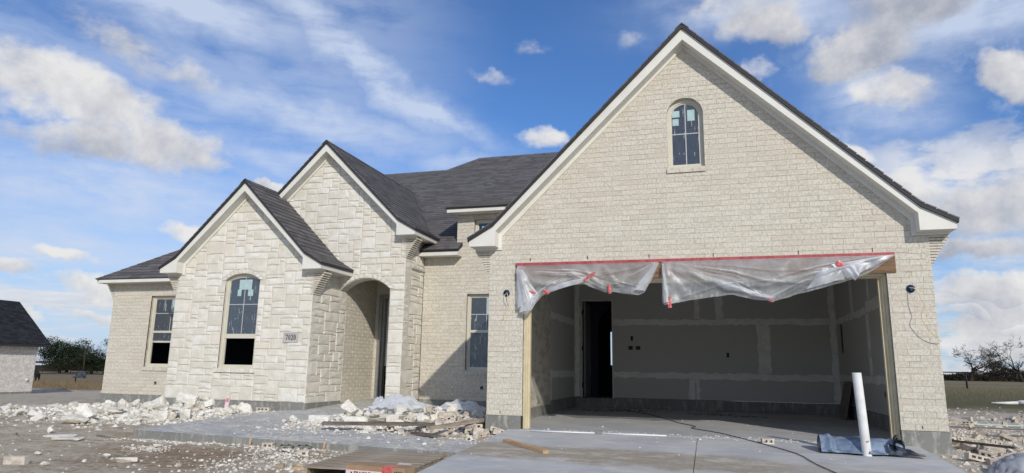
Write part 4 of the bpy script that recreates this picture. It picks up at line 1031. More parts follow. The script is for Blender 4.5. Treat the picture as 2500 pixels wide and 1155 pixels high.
# the unlit room behind, with an arch and a window to the yard beyond
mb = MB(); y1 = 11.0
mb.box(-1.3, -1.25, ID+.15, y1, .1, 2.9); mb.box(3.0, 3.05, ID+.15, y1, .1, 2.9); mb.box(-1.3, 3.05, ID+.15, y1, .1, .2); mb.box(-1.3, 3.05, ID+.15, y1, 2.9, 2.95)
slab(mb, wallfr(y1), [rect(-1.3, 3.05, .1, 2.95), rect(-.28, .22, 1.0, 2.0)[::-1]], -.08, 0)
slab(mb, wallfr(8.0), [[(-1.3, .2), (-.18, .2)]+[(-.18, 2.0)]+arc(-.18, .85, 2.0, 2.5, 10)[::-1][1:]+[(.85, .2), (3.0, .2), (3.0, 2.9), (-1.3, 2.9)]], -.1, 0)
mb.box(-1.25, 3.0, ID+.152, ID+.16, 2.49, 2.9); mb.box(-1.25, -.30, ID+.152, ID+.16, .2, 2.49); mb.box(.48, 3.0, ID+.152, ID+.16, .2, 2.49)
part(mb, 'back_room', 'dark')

# ------------------------------------------------------------------ fixtures on the front
for x, z, col in ((-.262, 1.966, 'wireY'), (5.139, 1.94, 'wireY')):
    fb_ = empty('light_box', (x, 0, z), parent=house)
    mb = MB(); mb.tube([(0, -.006, 0), (0, -.009, 0)], .052, 20); mb.obj('ring', M['blueb'], fb_)
    mb = MB(); mb.tube([(0, -.0095, 0), (0, -.0105, 0)], .043, 20); mb.obj('hole', M['black'], fb_)
    mb = MB(); mb.tube([(0, -.012, -.028), (0, -.014, -.010)], .016, 10); mb.obj('lug', M['blueb'], fb_)
for x, z, y in ((-9.135, .411, YL), (-1.847, .457, YR)):
    hb_ = empty('hose_sleeve', (x, y, z), parent=house)
    mb = MB(); mb.tube([(0, -.006, 0), (0, -.010, 0)], .034, 14); mb.obj('hole', M['black'], hb_)
    mb = MB(); mb.tube([(0, .0, -.012), (0.01, -.03, -.012)], .012, 8); mb.obj('stub', M['frameg'], hb_)
def wire(name, pts, r, mat, label, cat='wire', n=5):
    P = []; pts = [Vector(p) for p in pts]
    for i in range(len(pts)-1):
        a, b = pts[i], pts[i+1]; p0 = pts[i-1] if i else a; p3 = pts[i+2] if i+2 < len(pts) else b
        for t in (0, .25, .5, .75):
            P.append(.5*((2*a)+(b-p0)*t+(2*p0-5*a+4*b-p3)*t*t+(3*a-p0-3*b+p3)*t**3))
    P.append(pts[-1]); c = P[0].copy(); mb = MB(); mb.tube([p-c for p in P], r, n)
    return mb.obj(name, mat, None, loc=c, label=label, category=cat)
wire('cable', [(-.262, -.012, 1.975), (-.235, -.05, 1.94), (-.225, -.05, 1.86), (-.215, -.03, 1.78), (-.25, -.03, 1.70), (-.29, -.02, 1.63), (-.31, -.012, 1.56)], .0045, M['wireY'], 'yellow cable hanging out of the light box left of the garage opening')
wire('cable', [(-.265, -.012, 1.96), (-.285, -.045, 1.92), (-.27, -.05, 1.85), (-.245, -.04, 1.80), (-.255, -.03, 1.74)], .004, M['wireW'], 'short white cable looped below the light box left of the garage opening')
wire('cable', [(5.125, -.012, 1.95), (5.16, -.10, 1.93), (5.20, -.16, 1.80), (5.23, -.17, 1.70), (5.20, -.16, 1.62), (5.19, -.15, 1.55), (5.25, -.13, 1.42), (5.33, -.10, 1.33), (5.41, -.05, 1.27)], .0045, M['wireY'], 'long thin yellow cable curling from the light box right of the garage opening')
mb = MB(); mb.tube([(0, 0, 0), (.03, -.05, -.012), (.06, -.07, -.03)], .006, 6); mb.obj('cable', M['wireW'], None, loc=(5.118, -.010, 1.955), label='short white cable stub in the blue light box right of the garage opening', category='wire')

# ------------------------------------------------------------------ plastic sheeting hung over the opening
def sheet(name, label, top, bot, nu, nv, seed, fold, loc):
    """top, bot: lists of (x, z); a hanging film with folds that run between them"""
    def interp(l, x):
        for i in range(len(l)-1):
            if l[i][0] <= x <= l[i+1][0]:
                t = (x-l[i][0])/(l[i+1][0]-l[i][0]); return l[i][1]+(l[i+1][1]-l[i][1])*t
        return l[-1][1] if x > l[-1][0] else l[0][1]
    vs = []; x0, x1 = top[0][0], top[-1][0]
    for j in range(nv+1):
        v = j/nv
        for i in range(nu+1):
            u = i/nu; xt = x0+(x1-x0)*u; xb = bot[0][0]+(bot[-1][0]-bot[0][0])*u; x = xt+(xb-xt)*v
            zt, zb = interp(top, xt), interp(bot, xb); z = zt+(zb-zt)*v
            y = -.036-fold(u, v)-(.020*v)*(1+noise.noise(Vector((x*5, z*6, seed))))-.010*v*abs(noise.noise(Vector((x*14, z*9, seed+4))))
            z += .012*v*noise.noise(Vector((x*7, v*3, seed+8)))
            vs.append((x-loc[0], y-loc[1], z-loc[2]))
    mb = MB(); mb.add(vs, [(j*(nu+1)+i, j*(nu+1)+i+1, (j+1)*(nu+1)+i+1, (j+1)*(nu+1)+i) for j in range(nv) for i in range(nu)], True)
    return mb
def ridge(u, v, lines):
    s = 0
    for (u0, v0, u1, v1, h, w) in lines:
        dx, dy = u1-u0, v1-v0; L = dx*dx+dy*dy; t = max(0, min(1, ((u-u0)*dx+(v-v0)*dy)/L)); d = math.hypot((u-u0-dx*t)*2.2, v-v0-dy*t)
        s += h*math.exp(-(d/w)**2)
    return s
pa = empty('plastic_sheet', (1.0, -.03, 2.4), 'clear plastic sheeting drooping in a scalloped swag under the left half of the garage header', 'plastic sheet', 'plastic sheets over the garage opening')
botA = [(-.10, 1.80), (-.03, 1.67), (.08, 1.63), (.16, 1.72), (.29, 1.905), (.43, 1.985), (.60, 2.055), (.77, 2.10), (.90, 2.09), (1.01, 2.035), (1.22, 1.955), (1.40, 1.945), (1.56, 1.915), (1.70, 1.90), (1.79, 1.94), (1.90, 2.13), (2.0, 2.335)]
rgf = random.Random(78)
LA = [(rgf.choice((0, .02, 1)), 0, rgf.uniform(.05, .95), rgf.uniform(.3, 1), rgf.uniform(.008, .018), rgf.uniform(.02, .035)) for _ in range(12)]+[(0, 0, .42, .62, .035, .10), (.0, .05, .25, .75, .05, .09), (.02, .1, .10, .95, .07, .10), (.18, .85, .42, .80, .04, .09), (1, 0, .80, .95, .05, .10), (.98, .1, .62, .9, .02, .07), (.45, .1, .60, .9, .02, .06), (.62, .1, .72, .8, .018, .05), (.35, .3, .46, .75, .03, .08)]
mb = sheet('s', '', [(-.09, 2.372), (2.0, 2.372)], botA, 170, 44, 3, lambda u, v: ridge(u, v, LA)*min(1, v*3), (1.0, -.03, 2.4)); mb.obj('sheet', M['poly'], pa)
# its corner is doubled over and hangs thicker at the left end, and again beside the gap
def flap(parent, pts, mat, loc, seed, name='doubled_fold', dy=-.012, n=14):
    a, b, c, d = [Vector((p[0], 0, p[1])) for p in pts]; vs = []
    for j in range(n+1):
        v = j/n
        for i in range(n+1):
            u = i/n; p = (a*(1-u)+b*u)*(1-v)+(d*(1-u)+c*u)*v
            y = -.075+dy-.03*math.sin(u*PI)*(.4+v)-.018*noise.noise(Vector((u*6+seed, v*1.4, seed)))*1.5
            e = .012*noise.noise(Vector((p.x*9, p.z*9, seed)))
            vs.append((p.x+e-loc[0], y-loc[1], p.z+e-loc[2]))
    mb = MB(); mb.add(vs, [(j*(n+1)+i, j*(n+1)+i+1, (j+1)*(n+1)+i+1, (j+1)*(n+1)+i) for j in range(n) for i in range(n)], True); return mb.obj(name, mat, parent)
M['poly3'] = m_film('plastic_doubled', .50, False, (.82, .84, .86))
la = (1.0, -.03, 2.4)
flap(pa, [(-.085, 2.33), (.02, 2.30), (.24, 1.93), (-.06, 1.72)], M['poly3'], la, 1); flap(pa, [(.02, 1.86), (.28, 1.93), (.16, 1.70), (-.04, 1.66)], M['poly3'], la, 2, dy=-.03)
flap(pa, [(.30, 2.02), (1.05, 2.20), (1.0, 2.12), (.33, 1.93)], M['poly3'], la, 3, dy=-.006); flap(pa, [(1.93, 2.34), (2.0, 2.35), (1.80, 1.96), (1.64, 1.97)], M['poly3'], la, 4)
pb_ = empty('plastic_sheet', (3.5, -.03, 2.4), 'larger clear plastic sheet sagging and twisting under the right half of the header', 'plastic sheet', 'plastic sheets over the garage opening')
botB = [(2.035, 1.80), (2.06, 1.752), (2.15, 1.77), (2.40, 1.82), (2.62, 1.85), (2.80, 1.875), (2.98, 1.888), (3.15, 1.84), (3.33, 1.80), (3.47, 1.792), (3.62, 1.83), (3.86, 1.90), (4.10, 1.965), (4.34, 2.03), (4.56, 2.10), (4.75, 2.20), (4.985, 2.375)]
rgf = random.Random(77)
LB = [(rgf.choice((0, .02, 1)), 0, rgf.uniform(.05, .95), rgf.uniform(.3, 1), rgf.uniform(.008, .020), rgf.uniform(.018, .035)) for _ in range(16)]+[(0, 0, .02, 1, .05, .06), (.0, .02, .32, .80, .05, .08), (.30, .78, .46, .95, .05, .09), (.0, .05, .12, .9, .02, .05), (.46, .95, .92, .30, .06, .08), (.35, .70, .80, .45, .04, .08), (.92, .3, 1, 0, .06, .10), (.1, .1, .2, .6, .02, .04), (.55, .1, .50, .5, .012, .04)]
mb = sheet('s', '', [(2.04, 2.372), (4.985, 2.378)], botB, 240, 44, 9, lambda u, v: ridge(u, v, LB)*min(1, v*3), (3.5, -.03, 2.4)); mb.obj('sheet', M['poly'], pb_)
lb = (3.5, -.03, 2.4)
flap(pb_, [(4.22, 2.27), (4.97, 2.375), (4.72, 2.22), (4.40, 2.08)], M['poly3'], lb, 5, dy=-.02); flap(pb_, [(4.10, 2.22), (4.42, 2.20), (4.36, 2.07), (3.90, 1.95)], M['poly3'], lb, 6, dy=-.01)
flap(pb_, [(4.30, 2.22), (4.62, 2.28), (4.56, 2.16), (4.48, 2.04)], M['poly3'], lb, 7, dy=-.045); flap(pb_, [(2.04, 2.33), (2.07, 2.33), (2.13, 1.80), (2.05, 1.78)], M['poly3'], lb, 8)
flap(pb_, [(2.65, 2.13), (3.20, 1.96), (3.40, 1.86), (2.85, 1.98)], M['poly3'], lb, 10, dy=.01)
def tapebit(parent, loc, x, z, w, h, rot, seed):
    n = 8; vs = []
    for j in range(n+1):
        for i in range(3):
            a, b = (i/2-.5)*w*(1+.2*noise.noise(Vector((j*.8, seed, 0)))), (j/n-.5)*h
            p = Vector((a*math.cos(rot)-b*math.sin(rot), -.098-loc[1]-.012*noise.noise(Vector((i, j*.7, seed)))-.012*(i == 1), a*math.sin(rot)+b*math.cos(rot)))
            vs.append((p.x+x-loc[0], p.y, p.z+z-loc[2]))
    mb = MB(); mb.add(vs, [(j*3+i, j*3+i+1, (j+1)*3+i+1, (j+1)*3+i) for j in range(n) for i in range(2)], True); return mb.obj('tape', M['tape'], parent)
tapebit(pa, la, .15, 1.965, .035, .13, 1.3, 1); tapebit(pa, la, .375, 1.965, .045, .10, .9, 2); tapebit(pa, la, 1.01, 2.18, .035, .20, -.95, 3); tapebit(pa, la, 1.30, 1.99, .045, .13, .10, 4)
tapebit(pb_, lb, 2.13, 1.79, .05, .15, .08, 5); tapebit(pb_, lb, 3.455, 1.815, .055, .07, .1, 6); tapebit(pb_, lb, 4.33, 2.255, .08, .10, .8, 7); tapebit(pb_, lb, 4.38, 2.235, .05, .09, -.9, 8); tapebit(pb_, lb, 4.30, 2.275, .05, .06, .2, 18)

# ------------------------------------------------------------------ things on the drive and in the garage
def tagged(o, label, cat, group=None):
    o['label'] = label; o['category'] = cat
    if group: o['group'] = group
    return o
t = empty('pvc_pipe', (4.31, -.87, drz(-.87)-.004), 'upright white plastic pipe standing on the drive before the blue membrane', 'pipe')
mb = MB(); n = 28; r1_, r2_ = .050, .0455
for (a, b, ra, rb_) in ((0, .925, r1_, r1_), (.925, .925, r1_, r2_), (.925, .05, r2_, r2_)):
    vs = [(math.cos(2*PI*k/n)*rr+(-.040)*z/.925, math.sin(2*PI*k/n)*rr, z) for z, rr in ((a, ra), (b, rb_)) for k in range(n)]
    mb.add(vs, [(k, (k+1) % n, n+(k+1) % n, n+k) for k in range(n)], True)
mb.obj('pipe_wall', M['pvc'], t)
mb = MB()
for k in range(9):
    a = rnd.uniform(-2.6, -.6); z = rnd.choice((.02, .04, .07, .12, .15))+rnd.uniform(0, .02); c = Vector((math.cos(a)*.0505, math.sin(a)*.0505, z)); s_ = rnd.uniform(.003, .008)
    u_ = Vector((-math.sin(a), math.cos(a), 0)); w_ = Vector((0, 0, 1)); mb.add([c+u_*s_, c+w_*s_*1.5, c-u_*s_, c-w_*s_], [(0, 1, 2, 3)])
mb.obj('scuffs', M['cordk'], t, kind='stuff')
# blue membrane roll
t = empty('membrane_roll', (4.28, -.55, drz(-.5)-.004), 'half unrolled blue grey waterproof membrane lying behind the white pipe', 'plastic roll')
nu, nv = 60, 22; vs = []
prof = [(-.33, .000), (-.315, .012), (-.285, .030), (-.262, .062), (-.24, .10), (-.20, .138), (-.15, .162), (-.09, .172), (-.03, .165), (.03, .140), (.07, .105), (.09, .055), (.10, .0)]
def pr(t_):
    f = t_*(len(prof)-1); i = min(int(f), len(prof)-2); k = f-i; return prof[i][0]*(1-k)+prof[i+1][0]*k, prof[i][1]*(1-k)+prof[i+1][1]*k
for i in range(nu+1):
    u = i/nu; x = -.43+.84*u
    d1 = math.exp(-((u-.56)/.04)**2)+.6*math.exp(-((u-.12)/.04)**2); d2 = math.exp(-((u-.60)/.03)**2)*1.8+math.exp(-((u-.17)/.025)**2)+.8*math.exp(-((u-.83)/.03)**2)
    for j in range(nv+1):
        y, z = pr(j/nv); k = 1-j/nv
        z = z*(1-.10*u)+.010*noise.noise(Vector((u*7, j*.25, 2)))*(z > .005); y += -.07*k*d1*(z > .01)+.018*noise.noise(Vector((u*6, j*.3, 5)))+.05*k*max(0, .12-u)*6*.5
        z += .05*d1*math.sin(min(1, k*1.2)*PI)-.035*d2*k*(z > .03); y += .05*math.sin(u*9)*k*k*.5; z += .018*math.sin(u*14+j*.12)*(z > .02)*k
        vs.append((x+.05*k*(u-.2), y, max(.002, z)))
mb = MB(); mb.add(vs, [(i*(nv+1)+j, (i+1)*(nv+1)+j, (i+1)*(nv+1)+j+1, i*(nv+1)+j+1) for i in range(nu) for j in range(nv)], True); mb.obj('sheet', M['sheet'], t)
M['blackpoly'] = material('black_glossy_sheet', lambda q: q.mix(q.mr(q.noise(q.obj, 9, 4, .6), .4, .65), (0.016, 0.018, 0.022), (0.10, 0.12, 0.15)), .22, .6)
mb = MB(); vs = []; nn = 40
for i in range(nn+1):                     # rolled end: a loose spiral seen end-on, dark inside
    a = i/nn*PI*3.2+1.2; r = .108-.050*i/nn
    for q_ in (0, 1): vs.append((.375+math.cos(a)*r*.72+.03*q_, -.30+.20*q_+.03*math.cos(a), .108+math.sin(a)*r))
mb.add(vs, [(2*i, 2*i+1, 2*i+3, 2*i+2) for i in range(nn)], True)
mb.obj('rolled_end', M['blackpoly'], t)
mb = MB(); vs = []
for j in range(9):
    for i in range(9):
        u, v = i/8, j/8; vs.append((.26+.36*u, -.26-.06*v*u-.06*v, max(.004, (.13*(1-v)*(1-u*.9))+.02*noise.noise(Vector((u*4, v*4, 7))))))
mb.add(vs, [(j*9+i, j*9+i+1, (j+1)*9+i+1, (j+1)*9+i) for j in range(8) for i in range(8)], True); mb.obj('torn_flap', M['blackpoly'], t)
mb = MB(); vs = []
for i in range(9):
    for j in range(9):
        u, v = i/8, j/8; vs.append((-.455+.03*u+.02*v, -.24+.33*v, .004+.15*math.sin(min(1, v*1.1)*PI*.8)*u))
mb.add(vs, [(i*9+j, i*9+j+1, (i+1)*9+j+1, (i+1)*9+j) for i in range(8) for j in range(8)], True); mb.obj('dark_end', M['blackpoly'], t)
# extension cord
cordp = [(.62, 5.6, .008), (.98, 5.08, .008), (1.4, 4.3, .008), (1.78, 3.3, .008), (2.1, 2.3, .008), (2.37, 1.69, .008), (2.33, 1.42, .008), (2.37, 1.21, .008), (2.72, .67, .008), (2.95, .10, .008)]+[(x, y, drz(y)+.006) for x, y in ((3.25, -.42), (3.56, -1.02), (3.68, -1.62), (3.92, -2.55), (3.95, -3.4), (4.3, -4.6), (4.2, -6.0))]
wire('extension_cord', cordp, .0055, M['cordk'], 'thin dark extension cord snaking from the garage floor down the drive', 'cord', 6)
mb = MB(); mb.tube([(0, 0, 0), (.92, .065, 0)], .011, 8); mb.tube([(.955, .066, 0), (1.85, .13, 0)], .011, 8); t = empty('metal_rod', (.19, -.19, drz(-.19)+.012), 'long thin white rod lying along the garage threshold', 'rod')
M['rodw'] = material('rod_white', flat((.72, .73, .74)), .35, .5)
mb.obj('rod', M['rodw'], t, kind='stuff')
mb = MB(); mb.box(.90, .985, .04, .095, -.011, .035); mb.obj('joint_clip', M['frameg'], t)
def lumber(name, a, b, w, h, mat, label, cat='plank', loc=None):
    a, b = Vector(a), Vector(b); d = b-a; L = d.length; mb = MB(); mb.box(0, L, -w/2, w/2, 0, h)
    o = mb.obj(name, mat, None, loc=a, label=label, category=cat); o.rotation_euler = (0, -math.asin(d.z/L), math.atan2(d.y, d.x)); return o
lumber('wood_offcut', (.10, -1.12, drz(-1.12)-.003), (.79, -1.78, drz(-1.78)-.003), .085, .038, M['lumber'], 'short fresh lumber offcut lying on the muddy drive left of the opening')
lumber('plank', (-2.76, -.80, .012), (-1.22, -.20, .015), .14, .045, M['plankd'], 'long dark weathered plank lying along the front of the rubble heap')
lumber('plank', (-1.02, -.98, .03), (-.56, .25, .085), .09, .040, M['pal'], 'grey brown plank propped on broken bricks beside the garage corner')
lumber('plank', (-.95, -.90, -.075), (-1.40, -.66, -.07), .09, .035, M['plankd'], 'short dark board under the end of the propped plank')
t = lumber('leaning_board', (5.20, 4.72, 0.004), (5.20, 5.45, 0.004), .02, .72, M['plankd'], 'dark board leaning against the right wall inside the garage', 'board'); t.rotation_euler = (0.22, 0, PI/2); t.location = (5.05, 4.7, .004)
strip('wall_slot', 'black', (IR-.014, IR+.002, 5.52, 5.60, 1.28, 1.86), parent=iw)
# sticks and stakes
for a, b, lb_ in (((-5.55, -2.0, -.205), (-5.0, -2.12, -.20), 'thin pale stick on the dirt before the walk corner'), ((-2.35, -2.32, -.19), (-1.78, -2.6, -.205), 'thin dark stick on the dirt left of the pallet'), ((-6.9, -2.1, -.19), (-6.2, -2.55, -.20), 'thin grey stick beside the two flat pale stones')):
    a, b = Vector(a), Vector(b); a.z = g_h(a.x, a.y)+.012; b.z = g_h(b.x, b.y)+.012; mb = MB(); mb.tube([Vector((0, 0, 0)), (b-a)*.5+Vector((0, 0, .008)), b-a], [.010, .009, .005], 5); mb.obj('stick', M['pal'], None, loc=a, label=lb_, category='stick')
for x, lb_ in ((-2.98, 'small wooden stake standing before the walk edge left of the white chip heap'), (-1.92, 'small wooden stake standing before the walk edge near the pallet')):
    mb = MB(); mb.box(-.013, .013, -.008, .008, -.03, .09); mb.add([(-.013, -.008, .09), (.013, -.008, .09), (.013, .008, .09), (-.013, .008, .09), (0, 0, .115)], [(0, 1, 4), (1, 2, 4), (2, 3, 4), (3, 0, 4)])
    o = mb.obj('stake', M['lumber'], None, loc=(x, -2.10, g_h(x, -2.10)), label=lb_, category='stake'); o.rotation_euler = (.1, .12, .3)

# pallet
pz = g_h(-.85, -2.7)
pz = -.270
t = empty('pallet', (-.835, -2.73, pz), 'weathered wooden pallet lying in the dirt between the walk and the drive', 'pallet', rz=.085)
bwid = [.14, .155, .145, .16, .145, .155, .15, .14]; y = -.65
for i, w in enumerate(bwid):
    mb = MB(); mb.box(-.55, .55, 0, w-.002, .112, .130); mb.obj('board', M['pal'], t, loc=(rnd.uniform(-.012, .012), y, rnd.uniform(-.002, .004))); y += w+.022
for x in (-.545, -.02, .505):
    mb = MB(); mb.box(0, .04, -.65, .70, .016, .111); mb.obj('stringer', M['pal'], t, loc=(x, 0, 0))
for y in (-.65, -.08, .52):
    mb = MB(); mb.box(-.55, .55, 0, .10, -.002, .0155); mb.obj('bottom_board', M['pal'], t, loc=(0, y, 0))
mb = MB(); vs = [(.38, -.50, .133), (.52, -.42, .134), (.50, -.30, .15), (.40, -.33, .16), (.56, -.36, .136)]; mb.add(vs, [(0, 1, 2, 3), (1, 4, 2)]); 
o = mb.obj('paper_scrap', M['plaque'], None, loc=(-.85, -2.70, pz), label='crumpled grey paper scrap on the right end of the pallet', category='paper')
# cardboard box lying at the bottom edge of the view
t = empty('cardboard_box', (-.38, -3.60, -.285), 'brown cardboard box with a pink FRAGILE label in front of the pallet', 'box', rz=-.05)
mb = MB(); mb.box(-.31, .31, -.10, .10, 0, .225); o = mb.obj('carton', M['card'], t)
mb = MB(); mb.box(-.311, .075, -.1025, -.1005, .03, .180); lbp = mb.obj('label', M['pink'], t)
text('FRAGILE', 'lettering', M['ink'], lbp, Matrix.Translation((-.135, -.1032, .150)) @ Matrix.Rotation(PI/2, 4, 'X'), .048, .0005, bold=.0012)
mb = MB(); mb.add([(-.262, -.1034, .164), (-.240, -.1034, .164), (-.246, -.1034, .146), (-.256, -.1034, .146)], [(0, 1, 2, 3)]); mb.box(-.2525, -.2495, -.1036, -.1034, .130, .147); mb.obj('glass_mark', M['ink'], lbp)
mb = MB(); mb.box(.06, .20, -.1045, .04, .2255, .2275); mb.box(.076, .180, -.1036, -.1005, .02, .225); mb.obj('tape', M['tape'], t)
mb = MB()
for k in range(5): mb.box(.205+k*.018, .215+k*.018, -.1035, -.1005, .10, .19)
mb.obj('handling_marks', M['ink'], t, kind='stuff')

# ------------------------------------------------------------------ loose stone and brick
def rock_mesh(seed, blocky):
    rg = random.Random(seed); bm = bmesh.new()
    for i in range(16 if blocky else 22):
        if blocky:
            f = rg.choice((0, 1, 2)); p = [rg.uniform(-.5, .5) for _ in range(3)]; p[f] = rg.choice((-.5, .5))*rg.uniform(.86, 1)
            if rg.random() < .5:
                g_ = rg.choice([k for k in range(3) if k != f]); p[g_] = rg.choice((-.5, .5))*rg.uniform(.85, 1)
        else:
            v = Vector([rg.gauss(0, 1) for _ in range(3)]).normalized()*.5*rg.uniform(.82, 1.0); p = list(v)
        bm.verts.new(p)
    r = bmesh.ops.convex_hull(bm, input=bm.verts)
    bmesh.ops.delete(bm, geom=[v for v in bm.verts if not v.link_faces], context='VERTS')
    bmesh.ops.bevel(bm, geom=list(bm.edges), offset=.03, segments=1, affect='EDGES', clamp_overlap=True)
    bmesh.ops.triangulate(bm, faces=bm.faces[:]); bmesh.ops.subdivide_edges(bm, edges=[e for e in bm.edges if e.calc_length() > .22], cuts=1)
    for v in bm.verts: v.co += v.co.normalized()*(.045*noise.noise(v.co*3.7+Vector((seed*3.1, 0, 0)))+.03*noise.noise(v.co*9+Vector((0, seed, 0))))
    me = bpy.data.meshes.new('rock'); bm.to_mesh(me); bm.free(); me.materials.append(M['rubble']); return me
ROCKS = [rock_mesh(i, i % 3 != 0) for i in range(14)]
def cored_brick():
    mb = MB(); L, D, H = BL*.96, .085, .066
    fr = frame((0, -D/2, 0), (1, 0, 0), (0, 0, 1))        # face with the core holes looks along -Y when stood on edge
    holes = [rect(-.088+k*.066, -.044+k*.066, .020, .048) for k in range(3)]
    slab(mb, fr, [rect(-L/2, L/2, 0, H)]+[h[::-1] for h in holes], -D, 0)
    me = bpy.data.meshes.new('cored_brick'); me.from_pydata(mb.v, [], mb.f); me.materials.append(M['bricks_loose']); return me
def half_brick(seed):
    rg = random.Random(seed); mb = MB(); L, D, H = BL*rg.uniform(.35, .6), .085, .066
    fr = frame((0, -D/2, 0), (1, 0, 0), (0, 0, 1)); n_ = 2 if L > .12 else 1
    holes = [rect(-L/2+.022+k*.062, -L/2+.022+k*.062+.038, .018, .048) for k in range(n_)]
    slab(mb, fr, [[(-L/2, 0), (L/2, 0), (L/2-.012, H*.5), (L/2+.004, H), (-L/2, H)]]+[h[::-1] for h in holes if h[1][0] < L/2-.02], -D, 0)
    me = bpy.data.meshes.new('half_brick'); me.from_pydata(mb.v, [], mb.f); me.materials.append(M['bricks_loose']); return me
BRK = [cored_brick()]+[half_brick(i) for i in range(4)]
HM = {}
def hm_get(x, y): return HM.get((round(x/.06), round(y/.06)), 0.0)
def rest(x, y, r):
    zs_ = [max(g_h(x+dx*r, y+dy*r), surf(x+dx*r, y+dy*r))+hm_get(x+dx*r, y+dy*r) for dx in (-.6, 0, .6) for dy in (-.6, 0, .6)]
    zs_.sort(); return zs_[5]
def raise_hm(x, y, r, top):
    n_ = int(r/.06)+1
    for i in range(-n_, n_+1):
        for j in range(-n_, n_+1):
            if math.hypot(i*.06, j*.06) < r*.8:
                k = (round(x/.06)+i, round(y/.06)+j); b = max(g_h(k[0]*.06, k[1]*.06), surf(k[0]*.06, k[1]*.06)); HM[k] = max(HM.get(k, 0), top-b)
def inpoly(x, y, p):
    c = False
    for i in range(len(p)):
        a, b = p[i], p[i-1]
        if (a[1] > y) != (b[1] > y) and x < (b[0]-a[0])*(y-a[1])/(b[1]-a[1])+a[0]: c = not c
    return c
def surf(x, y):
    if inpoly(x, y, pts): return wz(x, y)
    if -.2 < x < 5.06 and y < 0: return drz(y)-.004
    return -9
def place(me, name, x, y, sc, rz, tilt=(0, 0), label='', cat='', group=None, sink=.25, zofs=0):
    r = max(sc[0], sc[1])*.5; h = sc[2]
    z = rest(x, y, r)+h*.5-h*sink*.5+zofs if me in ROCKS else rest(x, y, r)-.004+zofs
    o = link(name, me, None, (x, y, z)); o.scale = sc if me in ROCKS else (1, 1, 1); o.rotation_euler = (tilt[0], tilt[1], rz)
    o['label'] = label; o['category'] = cat
    if group: o['group'] = group
    raise_hm(x, y, r, z+h*.32 if me in ROCKS else z+.05)
    return o
# single stones one can point to
one = [(-7.15, -.98, .54, .34, .17, .1, (0, .04), 3, 'broad cream boulder at the front left of the rubble heap'), (-7.25, -.70, .36, .30, .33, .5, (.3, .35), 6, 'tall peaked cream boulder, highest in the left rubble heap'),
       (-7.35, -.05, .44, .28, .17, -.2, (0, .1), 9, 'long cream boulder right of the tall peaked boulder'), (-7.75, .25, .22, .2, .16, .5, (0, 0), 7, 'small squarish stone behind the long cream boulder'),
       (-5.78, -.12, .20, .16, .19, .45, (0, 0), 4, 'cream stone block with a shaded right side by the walk'), (-6.10, -.28, .24, .2, .17, .1, (.1, 0), 8, 'pale block at the left edge of the walk'),
       (-6.58, 1.05, .34, .10, .13, -.5, (.1, .5), 10, 'pale slab tilted on end before the stone gable'), (-5.82, 1.20, .24, .12, .12, .3, (.2, -.5), 11, 'pale slab tipped up near the middle of the stone gable'),
       (-6.35, .65, .26, .22, .20, .8, (0, 0), 13, 'blocky stone in the middle of the left rubble heap'), (-5.55, 1.15, .22, .16, .12, 0, (0, 0), 3, 'stone beside the pink packet under the stone gable'),
       (-3.66, -.18, .17, .13, .15, .2, (.3, .2), 0, 'round stone at the left tip of the porch rubble'), (-3.78, -.24, .10, .09, .08, .2, (0, 0), 6, 'small yellowish stone beside the round stone'),
       (-3.36, .10, .36, .22, .13, .05, (0, 0), 5, 'large white stone second from the left in the front row'), (-2.98, .22, .20, .16, .18, .4, (0, .2), 9, 'rounded stone between two large ones in the front row'),
       (-2.66, .05, .40, .20, .17, .30, (0, 0), 2, 'oblong cream stone in the front row behind the dark plank'), (-3.05, .62, .26, .12, .15, .3, (0, .1), 4, 'flat topped stone above the front row left of the plastic'),
       (-2.60, .72, .48, .16, .10, .25, (0, -.08), 10, 'long thin slab lying across the rubble left of the plastic'), (-2.22, .20, .58, .24, .17, .38, (0, 0), 1, 'biggest cream stone in the front row before the plastic'),
       (-1.72, .42, .28, .22, .18, .2, (0, 0), 0, 'bulky stone at the right end of the front row'), (-1.50, 1.05, .17, .08, .21, -.1, (-.2, .1), 7, 'upright squared stone right of the plastic'),
       (-1.08, 1.15, .22, .10, .19, .1, (-.1, -.1), 8, 'second upright stone, nearer the garage corner'), (-1.30, 1.75, .34, .16, .10, .35, (0, .1), 11, 'white slab lying on top of the rubble near the garage corner'),
       (-2.05, -.72, .13, .10, .11, .2, (0, 0), 3, 'small white stone leaning on the front of the dark plank'),
       (-5.93, -2.22, .36, .24, .035, .3, (0, 0), 2, 'flat pale grey slab on the dirt, left of a pair'), (-5.58, -2.38, .42, .26, .035, .15, (0, 0), 5, 'larger flat pale slab on the dirt, right of a pair'),
       (-6.42, -1.98, .10, .08, .11, .5, (.2, .3), 6, 'small upright stone behind the two flat slabs'), (-4.83, -3.42, .10, .08, .05, .2, (0, 0), 0, 'flat oval stone on the dirt above the ribbed brick piece'),
       (-4.05, -3.22, .10, .08, .06, .9, (0, 0), 9, 'round pale stone in the middle of the bare dirt'), (-3.47, -3.50, .24, .09, .06, .55, (0, 0), 4, 'elongated white stone near the bottom edge'),
       (-3.98, -2.56, .12, .09, .06, .4, (0, 0), 12, 'small pale stone below the white chip patch'), (-4.08, -3.95, .10, .08, .05, .5, (0, 0), 3, 'small stone at the bottom edge below the elongated stone')]
for (x, y, a, b, h, rz, tl, mi, lb_) in one: place(ROCKS[mi], 'limestone_block', x, y, (a, b, h), rz, tl, lb_, 'stone', sink=.2 if h > .06 else .05)
